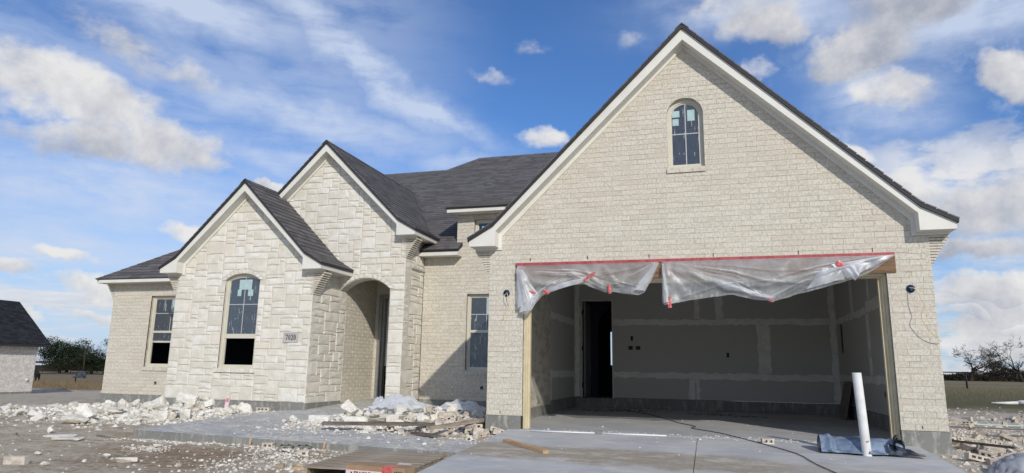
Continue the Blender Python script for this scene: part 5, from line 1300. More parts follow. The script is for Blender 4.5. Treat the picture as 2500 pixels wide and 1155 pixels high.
def describe(x, y, a, b, h, what):
    size = 'large' if max(a, b) > .24 else 'medium' if max(a, b) > .15 else 'small'
    shp = 'flat' if h < .33*max(a, b) else 'long' if a > 1.75*b else 'squat' if h < .55*max(a, b) else 'chunky'
    if x < -4.8:
        wx = 'at the far left of the heap' if x < -9.3 else 'under the left wing window' if x < -8.3 else 'beyond the peaked boulder' if x < -7.5 else 'under the left part of the arched window' if x < -6.7 else 'below the arched window' if x < -6.1 else 'below the pink packet' if x < -5.6 else 'by the walk under the number plaque'
        wy = 'front row, ' if y < .2 else 'mid heap, ' if y < .95 else 'against the wall, '
    else:
        wx = 'at the left tip of the porch heap' if x < -2.9 else 'left of the crumpled plastic' if x < -2.5 else 'below the crumpled plastic' if x < -1.9 else 'right of the crumpled plastic' if x < -1.35 else 'under the hose sleeve' if x < -.95 else 'beside the garage corner'
        wy = 'front row, ' if y < .6 else 'middle row, ' if y < 1.6 else 'back row, '
    return size+' '+shp+' '+what+', '+wy+wx
# heaps
def heap(nr, region, gl, sizes, labels, hcap, seed, namer='limestone_piece'):
    rg = random.Random(seed); k = 0; tries = 0
    while k < nr and tries < nr*30:
        tries += 1; x, y, dens = region(rg)
        if rg.random() > dens: continue
        s_ = sizes(rg)
        if hm_get(x, y) > hcap*dens+.02: continue
        a = s_*rg.uniform(.8, 1.5); b = s_*rg.uniform(.6, 1.0); h = s_*rg.uniform(.4, .8)
        lb_ = describe(x, y, a, b, h, 'limestone piece')
        place(rg.choice(ROCKS), namer, x, y, (a, b, h), rg.uniform(0, 6.3), (rg.gauss(0, .35), rg.gauss(0, .35)), lb_, 'stone', gl, sink=.3); k += 1
def regL(rg):
    x = rg.uniform(-10.4, -5.0); y = rg.gauss(.65, .62) if x > -8.2 else rg.gauss(1.1, .8)
    lim = 1.52 if x > -8.05 else 2.5
    if y > lim or (x > -5.5 and y < .9) or inpoly(x, y, pts): return x, y, 0
    d = math.exp(-((x+7.0)/1.9)**2)*.9+.1
    return x, y, d
heap(150, regL, 'broken limestone lying before the stone gable', lambda r: min(.26, max(.05, r.lognormvariate(-2.05, .38))), ('hand sized broken limestone piece in the heap before the stone gable', 'small limestone piece in the heap before the stone gable'), .20, 21)
def regR(rg):
    x = rg.uniform(-3.5, -.62); y = rg.uniform(-.25, 3.3)
    if inpoly(x, y, pts) and y > .35: return x, y, 0
    if y < .5-(x+3.5)*.28-.4: return x, y, 0
    if x < -3.1 and y > .9: return x, y, 0
    return x, y, .9 if y < 2.2 else .75
heap(120, regR, 'broken limestone lying before the recessed wall', lambda r: min(.24, max(.05, r.lognormvariate(-2.05, .38))), ('hand sized broken limestone piece in the heap before the recessed wall', 'small limestone piece in the heap before the recessed wall'), .22, 22)
def bricks_at(n, region, gl, lab, seed, cap=.3):
    rg = random.Random(seed); k = 0; tr_ = 0
    while k < n and tr_ < n*30:
        tr_ += 1; x, y, d = region(rg)
        if rg.random() > d or hm_get(x, y) > cap: continue
        w = rg.choice((0, 0, 1, 2, 3, 4)); st = rg.random()
        tl = (rg.choice((0, 0, -1.45, -.5, .4))+rg.gauss(0, .15), rg.gauss(0, .25))
        rz_ = rg.choice((rg.gauss(0, .5), rg.gauss(1.57, .5), rg.uniform(0, 6.3)))
        pose = 'standing on edge' if tl[0] < -1 else 'tilted' if abs(tl[0])+abs(tl[1]) > .35 else 'lying flat'; look = 'end on' if abs(math.cos(rz_)) < .5 else 'broadside' if abs(math.cos(rz_)) > .9 else 'slantwise'
        if x < 2: wx = 'by the dark plank' if x < -1.35 else 'near the propped plank' if x < -.85 else 'at the garage corner'
        elif y < 3: wx = ('nearest the drive edge' if x < 5.85 else 'in the middle of the right heap' if x < 6.3 else 'outer side of the right heap')+(' in front' if y < .2 else ' halfway back' if y < 1.1 else ' far back')
        else: wx = ('just past the garage corner' if x < 8.3 else 'in the middle of the row' if x < 10.3 else 'at the far end of the row') if y > 6.5 else 'on open dirt right of the garage'
        place(BRK[w], 'cored_brick' if w == 0 else 'broken_brick', x, y, (.22 if w == 0 else .12, .09, .07), rz_, tl, ('whole cored' if w == 0 else 'broken')+' brick '+pose+' '+look+', '+wx, 'brick', gl, zofs=.035 if tl[0] < -1 else .01); k += 1
def regRB(rg):
    x = rg.uniform(-1.9, -.30); y = rg.gauss(.2, .55)
    if y > 1.4 or (x > -.6 and y > -.05) or y < -.85-.1*(x+1.9): return x, y, 0
    return x, y, .35+.6*sstep(-1.9, -1.1, x)
bricks_at(64, regRB, 'loose bricks beside the garage corner', ('whole cored brick in the heap beside the garage corner', 'broken brick piece in the heap beside the garage corner'), 31, .2)
def regQ(rg):
    x = rg.gauss(6.05, .42); y = rg.gauss(.75, .95)
    if x < 5.30+(.1 if y < 0 else .22) or (y > 0 and x < 5.62): return x, y, 0
    return x, y, .95
bricks_at(78, regQ, 'loose bricks heaped right of the garage', ('whole cored brick in the heap right of the garage', 'broken brick piece in the heap right of the garage'), 32, .26)
def regQ2(rg):
    y = rg.gauss(8.1, .8); x = rg.uniform(7.2, 12.5)
    return x, y+.2*(x-8), .9
bricks_at(72, regQ2, 'row of loose bricks behind the garage corner', ('whole cored brick in the scattered row beyond the right corner', 'broken brick piece in the scattered row beyond the right corner'), 33, .2)
def regQ3(rg): return rg.uniform(5.8, 9.5), rg.uniform(2.2, 7.0), .6
bricks_at(26, regQ3, 'bricks scattered on the dirt right of the garage', ('whole cored brick on the open dirt right of the garage', 'broken brick piece on the open dirt right of the garage'), 34)
# a few bricks one can point to
rgb = [(0, -4.55, -3.92, .2, -1.5, 'ribbed brick standing on edge at the lower left of the dirt'), (3, 3.30, -.28, .15, 0, 'half brick on the drive beside the dark cord'), (1, -2.72, -2.07, .1, 0, 'brick piece lying against the walk edge'), (2, -1.95, -2.45, .5, 0, 'brick piece in the white chips left of the pallet'),
       (0, -5.35, 1.35, .25, 0, 'whole cored brick showing its holes under the number plaque'), (4, -6.05, .25, .3, 0, 'broken cored brick at the walk edge left of the pink packet'), (0, -10.0, .25, .1, 0, 'cored brick at the far left of the heap'), (4, .42, .40, .4, 0, 'brick crumb just inside the garage opening on the left')]
for w, x, y, rz, tl, lb_ in rgb: place(BRK[w], 'cored_brick' if w == 0 else 'broken_brick', x, y, (.2, .09, .07), rz, (tl, 0), lb_, 'brick', zofs=.04 if tl < -1 else 0)
# lumber piece at the lower left of the pallet
lumber('wood_offcut', (-1.66, -3.10, -.255), (-1.40, -2.90, -.245), .06, .045, M['lumber'], 'fresh orange wood offcut at the lower left corner of the pallet')
lumber('wood_offcut', (-1.80, -3.18, -.28), (-1.72, -3.16, -.27), .04, .10, M['pal'], 'stubby pale block standing beside the orange offcut')

# crumbs and chips: nobody could count them
def chips(name, n, region, smin, smax, mat, seed, label, cat):
    rg = random.Random(seed); mb = MB(); k = 0
    while k < n:
        x, y, d = region(rg)
        if rg.random() > d: continue
        k += 1; s_ = rg.uniform(smin, smax)*rg.choice((.6, .8, 1, 1.3)); z = max(g_h(x, y), surf(x, y))+s_*.12
        if y > 0.02 and -.42 < x < 5.2: z = s_*.15
        a = rg.uniform(0, 6.3); ca, sa = math.cos(a), math.sin(a); P = []
        for (px, py, pz_) in ((-1, -.6, -.3), (1, -.7, -.3), (.8, .7, -.3), (-.9, .6, -.3), (-.5, -.3, .5), (.5, -.2, .6), (.3, .4, .45)):
            px += rg.uniform(-.3, .3); py += rg.uniform(-.3, .3); P.append((x+(px*ca-py*sa)*s_*.5, y+(px*sa+py*ca)*s_*.5, z+pz_*s_*.6*rg.uniform(.5, 1.1)))
        mb.add(P, [(0, 1, 5, 4), (1, 2, 6, 5), (2, 3, 6), (3, 0, 4, 6), (4, 5, 6)])
    mb.obj(name, mat, None, kind='stuff', label=label, category=cat)
def rc1(rg):
    x, y, d = regL(rg); return x, y+rg.gauss(-.1, .35), d*.9+.05
def okL(f):
    def g(rg):
        x, y, d = f(rg)
        if (x > -10.7 and x < -7.95 and y > 2.62) or (-8 < x < -4.7 and y > 1.64): d = 0
        return x, y, d
    return g
chips('stone_chips', 3600, okL(rc1), .015, .07, M['chips'], 41, 'pale stone chips strewn through the heap before the stone gable', 'chips')
def rc2(rg):
    x = rg.uniform(-3.7, -.25); y = rg.gauss(.6, 1.0)
    return x, y, 0 if (y > 3.4 or (x > -.56 and y > -.02) or (x < -3.15 and y > 2.6)) else (.9 if y > -.8 else .35)
chips('stone_chips', 3000, rc2, .015, .065, M['chips'], 42, 'pale stone chips strewn through the heap before the recessed wall', 'chips')
def rc3(rg):
    c = rg.choice(((-4.45, -2.12, .40, .06), (-3.75, -2.08, .5, .05), (-4.0, -2.62, .16, .10), (-2.42, -2.22, .32, .12), (-2.15, -2.6, .28, .22), (-1.75, -2.9, .35, .3), (-2.3, -3.3, .5, .25)))
    return rg.gauss(c[0], c[2]), rg.gauss(c[1], c[3]), 1
def rc3b(rg):
    x, y, d = rc3(rg); return x, y, d*(0 if (y > -2.03 or (abs(x+.85) < .62 and -3.4 < y < -2.0)) else 1)
chips('stone_chips', 1250, rc3b, .012, .042, M['chips'], 43, 'white stone chips swept down beside the edge of the walk', 'chips')
def rc4(rg):
    x = rg.uniform(-12, -.3); y = rg.uniform(-6, 2.0)
    return x, y, 0 if (inpoly(x, y, pts) or (abs(x+.85) < .62 and -3.4 < y < -2.0)) else .5+.5*noise.noise(Vector((x*.9, y*.9, 5)))
chips('gravel', 1700, okL(rc4), .008, .032, M['chips'], 44, 'small pebbles scattered over the dirt before the house', 'gravel')
def rc5(rg): x = rg.gauss(-1.8, 1.6); y = rg.uniform(-1.95, .2); return x, y, 1 if inpoly(x, y, pts) and rg.random() < .35+.65*sstep(-1.9, -.2, y) else 0
chips('stone_chips', 650, rc5, .006, .022, M['chips'], 45, 'fine pale crumbs on the front walk', 'chips')
def rc6(rg): return (rg.uniform(-.1, 4.9), rg.gauss(.02, .10), .9) if rg.random() < .7 else (rg.uniform(-.3, 5.1), rg.uniform(-3, 5.5), .5)
chips('stone_chips', 520, rc6, .006, .028, M['chips'], 46, 'pale crumbs along the garage threshold', 'chips')
def rc7(rg):
    x = rg.gauss(6.6, 1.1); y = rg.gauss(2.2, 3.2)
    return x, y, 0 if (x < 5.12 or (y > -.2 and x < 5.45)) else .9
chips('brick_chips', 3000, rc7, .012, .07, M['bricks_loose'], 47, 'brick crumbs and chips over the ground right of the garage', 'chips')
def rc8(rg): return rg.uniform(7, 15), rg.gauss(9, 2.6), .8
chips('brick_chips', 1300, rc8, .02, .08, M['bricks_loose'], 48, 'scattered brick crumbs beyond the right corner of the garage', 'chips')
def rc9(rg):
    x = rg.gauss(-14.5, 1.8); return x, rg.gauss(2.4+(x+14.5)*-.55, .25), .9
chips('stone_chips', 700, rc9, .03, .12, M['chips'], 49, 'line of pale spoil across the dirt at the left', 'chips')
def rc10(rg): x = rg.uniform(-31, -14); return x, 16+(-x-14)*.35+rg.gauss(0, .35), .9
chips('stone_chips', 420, rc10, .08, .30, M['chips'], 50, 'pale spoil along the foot of the neighbouring house', 'chips')
chips('stone_chips', 420, okL(regL), .06, .13, M['rubble'], 61, 'larger broken stone packed into the heap before the stone gable', 'chips')
chips('stone_chips', 420, regR, .06, .13, M['rubble'], 62, 'larger broken stone packed into the heap before the recessed wall', 'chips')
# clods of dark debris on the garage floor
rg_ = random.Random(5); mb = MB()
for cx_, cy_, n_ in ((.35, 5.0, 60), (.9, 5.25, 40), (2.6, 4.9, 50), (3.3, 4.6, 30)):
    for k in range(n_):
        x, y, s_ = cx_+rg_.gauss(0, .22), min(6.1, cy_+rg_.gauss(0, .10)), rg_.uniform(.008, .03); mb.box(x, x+s_*2, y, y+s_, 0.001, s_*.7)
mb.obj('debris', M['plankd'], None, kind='stuff', label='dark sweepings on the garage floor before the back wall', category='debris')

# sheets of plastic thrown over the rubble
def crumple(name, cx, cy, rx, ry, h, seed, mat, label, cat='plastic sheet', base=None, n=34, fq=1.0):
    z0 = base if base is not None else rest(cx, cy, .1); vs = []
    for j in range(n+1):
        for i in range(n+1):
            u, v = i/n*2-1, j/n*2-1; r = math.hypot(u, v); e = 1+.16*noise.noise(Vector((math.atan2(v, u)*1.3, seed, 0)))
            p = Vector((u*1.7*fq+.4*v, v*2.1*fq, seed))
            rid = 1-abs(noise.noise(p))*2.6; rid2 = 1-abs(noise.noise(p*2.3+Vector((3, 1, 0))))*2.4
            z = max(0, 1-r*r*.9)*h*(.55+.55*noise.noise(Vector((u*1.6, v*1.6, seed+2))))+h*.34*rid*max(0, 1.1-r)+h*.12*rid2
            vs.append((u*rx*e, v*ry*e, z))
    mb = MB(); mb.add(vs, [(j*(n+1)+i, j*(n+1)+i+1, (j+1)*(n+1)+i+1, (j+1)*(n+1)+i) for j in range(n) for i in range(n)], True)
    return mb.obj(name, mat, None, loc=(cx, cy, z0), label=label, category=cat)
crumple('plastic_sheet', -2.42, 1.15, .48, .42, .24, 3.3, M['poly2'], 'big crumpled clear plastic sheet heaped on the porch rubble', base=.17)
crumple('plastic_sheet', -2.98, 1.35, .17, .16, .30, 8.1, M['poly2'], 'small peaked fold of plastic left of the big crumpled sheet', base=.06)
crumple('plastic_sheet', -1.60, 1.75, .45, .36, .20, 5.7, M['poly3'], 'thinner crumpled plastic sheet spread right of the big one', base=.13)
M['tarp'] = material('tarp_grey_green', lambda q: q.mix(q.mr(q.noise(q.obj, 3.2, 4, .6), .4, .6), (0.10, 0.105, 0.10), (0.50, 0.52, 0.51)), .28, .5)
crumple('plastic_sheet', 5.83, -1.30, .50, .62, .34, 12.2, M['bagg'], 'crumpled grey poly tarp at the bottom right corner of the view', base=-.20, n=60, fq=1.9)
crumple('plastic_sheet', 6.42, -.45, .42, .40, .42, 15.4, M['tarp'], 'pale folded tarp beside the brick heap at the far right', base=-.18, n=60, fq=2.0)
crumple('blue_wrapper', 5.62, -.85, .12, .10, .06, 2.2, M['blueb'], 'small blue wrapper among the bricks near the drive edge', 'wrapper', base=-.16, n=10)
lumber('plank', (5.42, 1.5, -.02), (6.05, -.05, .02), .03, .03, M['plankd'], 'thin dark batten lying over the brick heap right of the garage')
for k, (a, b, lb_) in enumerate((((7.2, 6.2), (10.5, 5.6), 'long grey green strip lying on the ground right of the garage'), ((7.0, 4.4), (9.4, 4.8), 'shorter dark strip nearer the brick heap'), ((7.8, 7.2), (9.6, 7.1), 'pale green board among the row of bricks'))):
    lumber('strip', (a[0], a[1], g_h(*a)+.01), (b[0], b[1], g_h(*b)+.02), .06, .02, M['plankd'] if k < 2 else M['sticker'], lb_, 'strip')
# pink packet
t = empty('packet', (-5.93, 1.05, .06), 'pink and white packet standing in the rubble under the stone gable', 'packet', rz=.1)
mb = MB(); mb.box(-.036, .036, -.012, .012, 0, .20); o = mb.obj('bag', M['pink'], t); o.rotation_euler = (-.15, .05, 0)
mb = MB(); mb.box(-.028, .028, -.0135, -.0125, .10, .17); M['pinkred'] = material('print_rose', flat((.55, .22, .24)), .6, .3); o = mb.obj('print_band', M['pinkred'], t); o.rotation_euler = (-.15, .05, 0)
mb = MB(); st = []
for k in range(10): a = PI/2+k*PI/5; r = .024 if k % 2 == 0 else .010; st.append((math.cos(a)*r, .055+math.sin(a)*r))
slab(mb, frame((0, -.0128, 0), (1, 0, 0), (0, 0, 1)), [st], 0, .001); o = mb.obj('star_mark', M['pvc'], t); o.rotation_euler = (-.15, .05, 0)
mb = MB(); mb.box(-.012, .012, -.5, .5, 0, .012)
for k, x in enumerate((-2.45, -2.2)):
    cr = MB(); vs = [(-.10, 0, 0), (-.05, -.02, .035), (0, 0, .012), (.05, -.02, .04), (.10, 0, 0), (-.10, .05, 0), (-.05, .05, .02), (0, .05, .01), (.05, .05, .02), (.10, .05, 0)]
    cr.add(vs, [(0, 1, 6, 5), (1, 2, 7, 6), (2, 3, 8, 7), (3, 4, 9, 8)]); cr.obj('plastic_strip', M['blackpoly'], None, loc=(x, -2.10, g_h(x, -2.1)+.02), label=('black plastic strip poking out under the walk edge', 'second black plastic strip, nearer the pallet')[k], category='plastic strip')

# ------------------------------------------------------------------ around the house
# neighbouring house
nb = empty('neighbour_house', (-37.5, 18, -1.0), 'neighbouring pale brick house with a black roof at the left edge', 'house')
def npart(mb, name, mat):
    mb.v = [(v[0]+37.5, v[1]-18, v[2]+1.0) for v in mb.v]; return mb.obj(name, mat, nb)
NX, NY = -35.5, 20.80
mb = MB(); slab(mb, sidefr(NX), [rect(4.0, NY, -.93, 1.70)], -.2, -.006); mb.box(-40.9, NX-.2, NY-.2, NY, -.93, 1.7); mb.add([(NX-.01, NY, 1.7), (-40.9, NY, 1.7), (-38.1, NY, 4.2)], [(0, 1, 2)]); nw = npart(mb, 'wall', M['mortar'])
M['brickn'] = material('brick_pinkish', lambda q: q.mix(q.m('ADD', q.mr(q.noise(q.pos, 9, 3, .5), .4, .6, 0, .6), q.m('MULTIPLY', q.rnd, .4)), (0.54, 0.49, 0.44), (0.74, 0.71, 0.66)), .92, .1)
mb = MB()
for p in brick_polys(14.0, NY, -.93, 1.50)+[rect(14+i*.085, 14+(i+1)*.085-.012, 1.50, 1.695) for i in range(int(6.8/.085))]: piece(mb, sidefr(NX), p, -.02, .004+rnd.uniform(-.003, .003), bev=.003)
for i in range(len(mb.v)): v = mb.v[i]; mb.v[i] = (v[0]+37.5, v[1]-18, v[2]+1.0)
mb.obj('brick', M['brickn'], nb, kind='stuff')
mb = MB(); mb.box(NX-.22, NX+.01, 4.0, NY+.01, -1.6, -.94); npart(mb, 'foundation', M['plinth'])
fn = frame((-35.02, 3.6, 1.775), (0, 1, 0), (-3.06, 0, 2.6)); Ln = math.hypot(3.06, 2.6)
mb = MB(); slab(mb, fn, [rect(0, 17.62, 0, Ln)], -.06, 0); mb.add([(-38.08, 3.6, 4.375), (-38.08, 21.22, 4.375), (-41.3, 21.22, 1.77), (-41.3, 3.6, 1.77)], [(0, 1, 2, 3)]); nr_ = npart(mb, 'roof', M['edge'])
mb = MB(); r = 0; z = 0
while z < Ln:
    x = 11-rnd.uniform(0, .3)
    while x < 17.6:
        w = rnd.choice((.16, .22, .3, .34)); piece(mb, fn, rect(x, min(x+w-.006, 17.62), z, min(z+.138, Ln)), -.002, .014, bev=.002, tilt=-.06); x += w
    z += .14
M['shingleb'] = material('shingle_black', lambda q: q.mix(q.rnd, (0.016, 0.017, 0.021), (0.036, 0.037, 0.042)), .9, .15)
npart(mb, 'shingle', M['shingleb']).__setitem__('kind', 'stuff')
mb = MB(); mb.box(-35.50, -35.04, 3.7, 21.1, 1.63, 1.70); mb.box(-35.06, -35.02, 3.65, 21.15, 1.62, 1.76); npart(mb, 'boxed_eave', M['edge'])
mb = MB(); mb.tube([(NX, 20.385, -.25), (NX+.10, 20.385, -.27)], .07, 12); npart(mb, 'dryer_vent', M['pvc'])

# fences
def fence(name, label, x0, x1, y, posts, zt, xk=None):
    t = empty(name, (x0, y, g_base(x0, y)), label, 'fence')
    def P(x, z): return (x-x0, 0, z-g_base(x0, y))
    for x in posts:
        mb = MB(); mb.tube([P(x, g_base(x, y)-.05), P(x, zt(x)+.05)], .055, 8); mb.obj('post', M['post'], t)
    mb = MB(); mb.tube([P(x0, zt(x0)), P(x1, zt(x1))], .035, 6); mb.obj('top_rail', M['post'], t)
    mb = MB()
    for k in (.25, .5, .75): mb.tube([P(x0, g_base(x0, y)*(1-k)+zt(x0)*k), P(x1, g_base(x1, y)*(1-k)+zt(x1)*k)], .006, 3, False)
    mb.obj('wire', M['post'], t, kind='stuff'); return t
fence('pipe_fence', 'dark pipe fence with one post showing between the two houses', -76, -36, 40, (-70.5, -62.5, -54.4, -46.4, -38.4), lambda x: -.33+.010*(x+54))
fence('pipe_fence', 'dark pipe fence crossing the field right of the garage', 10, 60, 42, (10.4, 18.75, 27.0, 35.4, 43.8, 52), lambda x: 1.06+.001*x)
fence('wire_fence', 'faint far fence across the field beyond the pipe fence', -150, -90, 84, (-146, -139, -132, -124, -120.8, -113, -106.4, -99), lambda x: -.35)
# black tarp on the fence
t = empty('black_tarp', (-53.6, 39.8, -.9), 'black tarp bundled against the fence post between the houses', 'tarp')
mb = MB(); cs = [(-1.0, .02), (-.62, .20), (-.35, .46), (-.10, .62), (.18, .60), (.42, .50), (.52, .28), (.50, .0)]
slab(mb, frame((0, 0, 0), (1, 0, 0), (0, 0, 1)), [cs[::-1]], -.18, .10); bm = bmesh.new(); me_ = bpy.data.meshes.new('t'); me_.from_pydata(mb.v, [], mb.f); bm.from_mesh(me_); bmesh.ops.bevel(bm, geom=list(bm.edges), offset=.05, segments=2, affect='EDGES'); bm.to_mesh(me_); bm.free(); me_.materials.append(M['blackpoly']); o = link('bundle', me_, t); o.location = (0, 0, .22)
# black calf half hidden behind the neighbouring house
def calf(x, y, z):
    me = bpy.data.meshes.new('calf'); J = [(-.9, 0, 1.0), (-.35, 0, .95), (.3, 0, .92), (.62, 0, .95), (-1.25, 0, 1.15), (-1.55, 0, 1.05), (.58, .16, .55), (.66, .16, .30), (.60, .16, .03), (.58, -.16, .55), (.64, -.16, .30), (.58, -.16, .03), (-.75, .15, .55), (-.74, .15, .28), (-.76, .15, .03), (-.75, -.15, .55), (-.74, -.15, .28), (-.76, -.15, .03), (.74, 0, .85), (.78, 0, .45)]
    E_ = [(1, 0), (1, 2), (2, 3), (0, 4), (4, 5), (3, 6), (6, 7), (7, 8), (3, 9), (9, 10), (10, 11), (0, 12), (12, 13), (13, 14), (0, 15), (15, 16), (16, 17), (3, 18), (18, 19)]
    R_ = [.25, .28, .28, .24, .14, .09, .13, .065, .05, .13, .065, .05, .10, .06, .05, .10, .06, .05, .04, .025]
    me.from_pydata(J, E_, []); o = link('calf', me, None, (x, y, z)); me.materials.append(M['cow'])
    md = o.modifiers.new('skin', 'SKIN')
    for i, r in enumerate(R_): me.skin_vertices[0].data[i].radius = (r, r)
    me.skin_vertices[0].data[1].use_root = True
    o.modifiers.new('sub', 'SUBSURF').levels = 1; o['label'] = 'black calf half hidden behind the corner of the neighbouring house'; o['category'] = 'calf'
calf(-61.6, 41.5, g_base(-61.6, 41.5))

# trees
def bare_tree(name, x, y, h, w, seed, label, trunk=.20, group=None, depth=7, hw=None):
    rg = random.Random(seed); z0 = g_base(x, y); t = empty(name, (x, y, z0), label, 'tree', group); tr_, cr = MB(), MB()
    def grow(p, d, L, r, k):
        q = p; P = [p]; R_ = [r]; n_ = 4
        for i in range(n_):
            d = (d+Vector((rg.gauss(0, .20), rg.gauss(0, .20), rg.gauss(.01, .13)))).normalized(); q = q+d*(L/n_); P.append(q); R_.append(max(.014, r*(1-.42*(i+1)/n_)))
        (tr_ if k == 0 else cr).tube(P, R_, 6 if k < 2 else 3, False)
        if k >= depth: return
        m = rg.choice((2, 2, 3)) if k else 6
        for j in range(m):
            a = rg.uniform(0, 6.28) if k else j*1.257+rg.uniform(-.3, .3); s_ = rg.uniform(.5, 1.05) if k else rg.uniform(.75, 1.15)
            u = d.orthogonal().normalized(); v = d.cross(u); nd = (d*math.cos(s_)+(u*math.cos(a)+v*math.sin(a))*math.sin(s_)); nd.z = nd.z*(.7)+.16; nd.x *= w; nd.y *= w
            i = rg.choice((2, 3, 4)) if k else rg.choice((3, 4)); grow(P[i], nd.normalized(), L*rg.uniform(.62, .86)*(1.25 if k == 0 else 1), R_[i]*rg.uniform(.55, .75), k+1)
    grow(Vector((0, 0, -.1)), Vector((rg.uniform(-.1, .1), 0, 1)), h*.30, trunk, 0)
    zm = max(v[2] for v in cr.v); s_ = h/zm
    xs_ = sorted(abs(v[0]) for v in cr.v); sx = (hw/xs_[int(len(xs_)*.97)]) if hw else s_
    for M_ in (tr_, cr): M_.v = [(v[0]*(s_+(sx-s_)*min(1, v[2]/zm*3)), v[1]*sx, v[2]*s_) for v in M_.v]
    tr_.obj('trunk', M['bark'], t); cr.obj('branches', M['bark'], t); return t
bare_tree('bare_oak', 40.6, 110, 5.7, 1.30, 4, 'bare oak with an open round crown, left one right of the garage', .26, hw=3.5)
bare_tree('bare_oak', 48.2, 112, 7.4, 1.55, 11, 'taller spreading bare oak at the right edge', .30, hw=5.4)
bare_tree('bare_oak', 43.9, 114, 4.0, 1.2, 17, 'lower bushy bare tree between the two big bare oaks', .20, hw=3.0)
bare_tree('bare_oak', 53.5, 116, 6.0, 1.5, 23, 'bare oak standing beyond the right edge of the view', .28, hw=5.0)
bare_tree('bare_tree', -99.0, 84, 6.7, 1.1, 29, 'bare tree rising behind the left wing beside the evergreen', .22, hw=4.0)
def leafy(name, x, y, rx, ry, z0, z1, n, seed, label, cat='tree', group=None, s0=.22):
    rg = random.Random(seed); g0 = g_base(x, y); t = empty(name, (x, y, g0), label, cat, group)
    blobs_ = [(rg.uniform(-.72, .72), rg.uniform(-.6, .6), rg.uniform(.12, .88), rg.uniform(.22, .42)) for _ in range(26)]
    mb = MB()
    for k in range(n):
        bx, by, bz, br = rg.choice(blobs_); v = Vector([rg.gauss(0, 1) for _ in range(3)]).normalized()*br*rg.uniform(.55, 1.05)
        fall = math.sqrt(max(.05, 1-((bz-.42)/.62)**2))
        p = Vector(((bx*fall+v.x)*rx, (by*fall+v.y)*ry, z0+(bz+v.z*.8)*(z1-z0)))
        if p.z < z0-.2: continue
        s_ = s0*rg.uniform(.5, 1.3); a, b = Vector([rg.gauss(0, 1) for _ in range(3)]).normalized()*s_, Vector([rg.gauss(0, 1) for _ in range(3)]).normalized()*s_*.7
        mb.add([p, p+a, p+a*.5+b], [(0, 1, 2)])
    mb.obj('crown', M['ever'], t)
    mb = MB(); mb.tube([(0, 0, -.1), (.1, 0, (z0+z1)*.35), (.0, .1, z1*.7)], [.28, .22, .08], 7); mb.obj('trunk', M['bark'], t)
    return t
leafy('evergreen_oak', -110.2, 85, 6.2, 4.2, .55, 5.9, 15000, 3, 'large dark evergreen oak behind the fence at the left')
leafy('evergreen_oak', -116.8, 92, 4.6, 3.5, .5, 5.2, 7000, 5, 'dark evergreen tree right beside the neighbouring house')
leafy('evergreen_oak', -99.5, 82, 3.6, 3.0, .2, 3.6, 8000, 6, 'low dark evergreen under the bare tree at the left')
leafy('round_shrub', -112.5, 80, 2.8, 1.8, .35, 2.6, 4500, 8, 'lighter green shrub before the large evergreen oak', 'shrub')
def brushband(name, x0, x1, y, h, n, seed, label):
    rg = random.Random(seed); mb = MB()
    for k in range(n):
        x = rg.uniform(x0, x1); hh = h(x)*(.75+.5*noise.noise(Vector((x*.25, 0, seed)))); z = g_base(x, y)+rg.random()*hh; p = Vector((x, y+rg.uniform(-2, 2), z)); s_ = rg.uniform(.12, .34)
        a, b = Vector([rg.gauss(0, 1) for _ in range(3)]).normalized()*s_, Vector([rg.gauss(0, 1) for _ in range(3)]).normalized()*s_
        mb.add([p, p+a, p+b], [(0, 1, 2)])
    mb.obj(name, M['brush'], None, kind='stuff', label=label, category='brush')
brushband('treeline', 30, 75, 122, lambda x: 1.35+.9*sstep(40, 47, x), 26000, 3, 'dark band of brush behind the bare oaks')
brushband('treeline', -175, -88, 112, lambda x: 1.9, 22000, 4, 'dark brush along the far side of the left field')
brushband('treeline', 75, 260, 190, lambda x: 5, 14000, 5, 'far dark tree line right of the bare oaks')
brushband('treeline', -420, -150, 170, lambda x: 6, 16000, 6, 'far dark tree line at the left horizon')
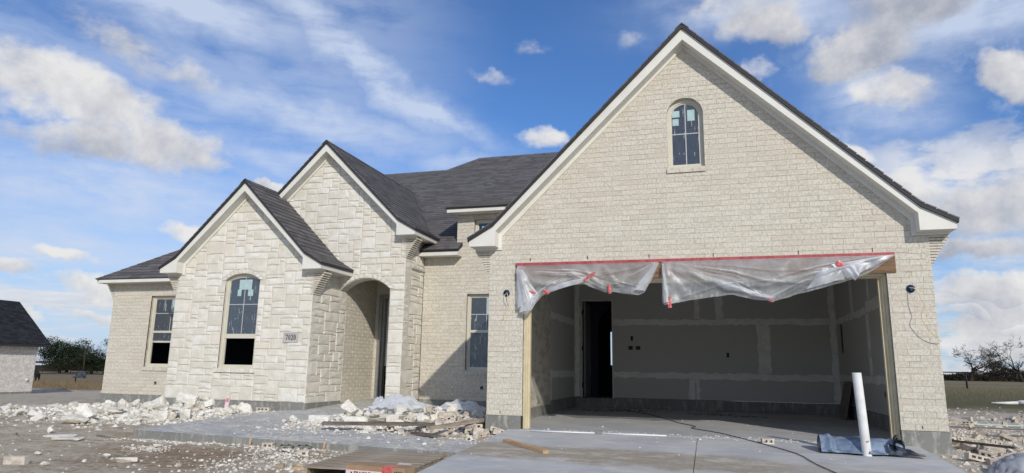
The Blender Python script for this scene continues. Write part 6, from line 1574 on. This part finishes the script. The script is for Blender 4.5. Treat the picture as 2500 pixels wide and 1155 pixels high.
# far white roofed shed, utility pole
t = empty('shed', (-127.2, 96, g_base(-127, 96)), 'low shed with a white roof under the trees beside the neighbouring house', 'shed')
mb = MB(); mb.box(-2.6, 1.7, -1.5, 1.5, 0, 1.25); mb.obj('wall', M['cordk'], t)
mb = MB(); mb.add([(-2.8, -1.8, 1.24), (1.9, -1.8, 1.24), (1.9, 0, 1.62), (-2.8, 0, 1.62), (-2.8, 1.8, 1.24), (1.9, 1.8, 1.24)], [(0, 1, 2, 3), (3, 2, 5, 4)]); mb.obj('roof', M['barn'], t)
t = empty('utility_pole', (-87.6, 70, g_base(-87.6, 70)), 'dark utility pole leaning slightly between the trees at the left', 'utility pole')
mb = MB(); mb.tube([(0, 0, -.1), (-.28, 0, 5.1)], [.13, .09], 8); mb.obj('pole', M['bark'], t)
mb = MB(); mb.box(-.75, .25, -.05, .05, 4.75, 4.84); mb.obj('crossarm', M['bark'], t)
mb = MB(); mb.tube([(.02, -.15, 4.0), (.02, -.15, 4.5)], .12, 10); mb.obj('transformer', M['frameg'], t)
# white roll in the field
t = empty('plastic_roll', (12.15, 18.6, g_base(12.1, 18.6)), 'white roll of wrap lying on the grass right of the garage', 'roll')
mb = MB(); mb.tube([(0, 0, .05), (.45, 0, .055), (.82, -.01, .075)], [.03, .05, .06], 10); mb.obj('loose_end', M['pvc'], t)
mb = MB(); mb.tube([(.82, -.01, .085), (1.42, -.02, .09)], .085, 14); mb.obj('roll_core', M['pvc'], t)
# tufts of winter grass
def tufts(name, n, region, h0, seed, label):
    rg = random.Random(seed); mb = MB(); k = 0
    while k < n:
        x, y = region(rg); k += 1; z = g_base(x, y); h = h0*rg.uniform(.4, 1.2); a = rg.uniform(0, 6.3); w = h*.10; dx, dy = math.cos(a)*h*.4, math.sin(a)*h*.4
        mb.add([(x-w, y, z-.02), (x+w, y, z-.02), (x+dx, y+dy, z+h)], [(0, 1, 2)])
    mb.obj(name, M['drygrass'], None, kind='stuff', label=label, category='grass')
tufts('grass', 9000, lambda r: (r.uniform(11, 40), r.triangular(18, 60, 30)), .09, 3, 'winter grass in the field right of the garage')
tufts('grass', 9000, lambda r: (r.uniform(-62, -30), r.gauss(36, 3)), .30, 4, 'tall dry grass along the fence between the houses')
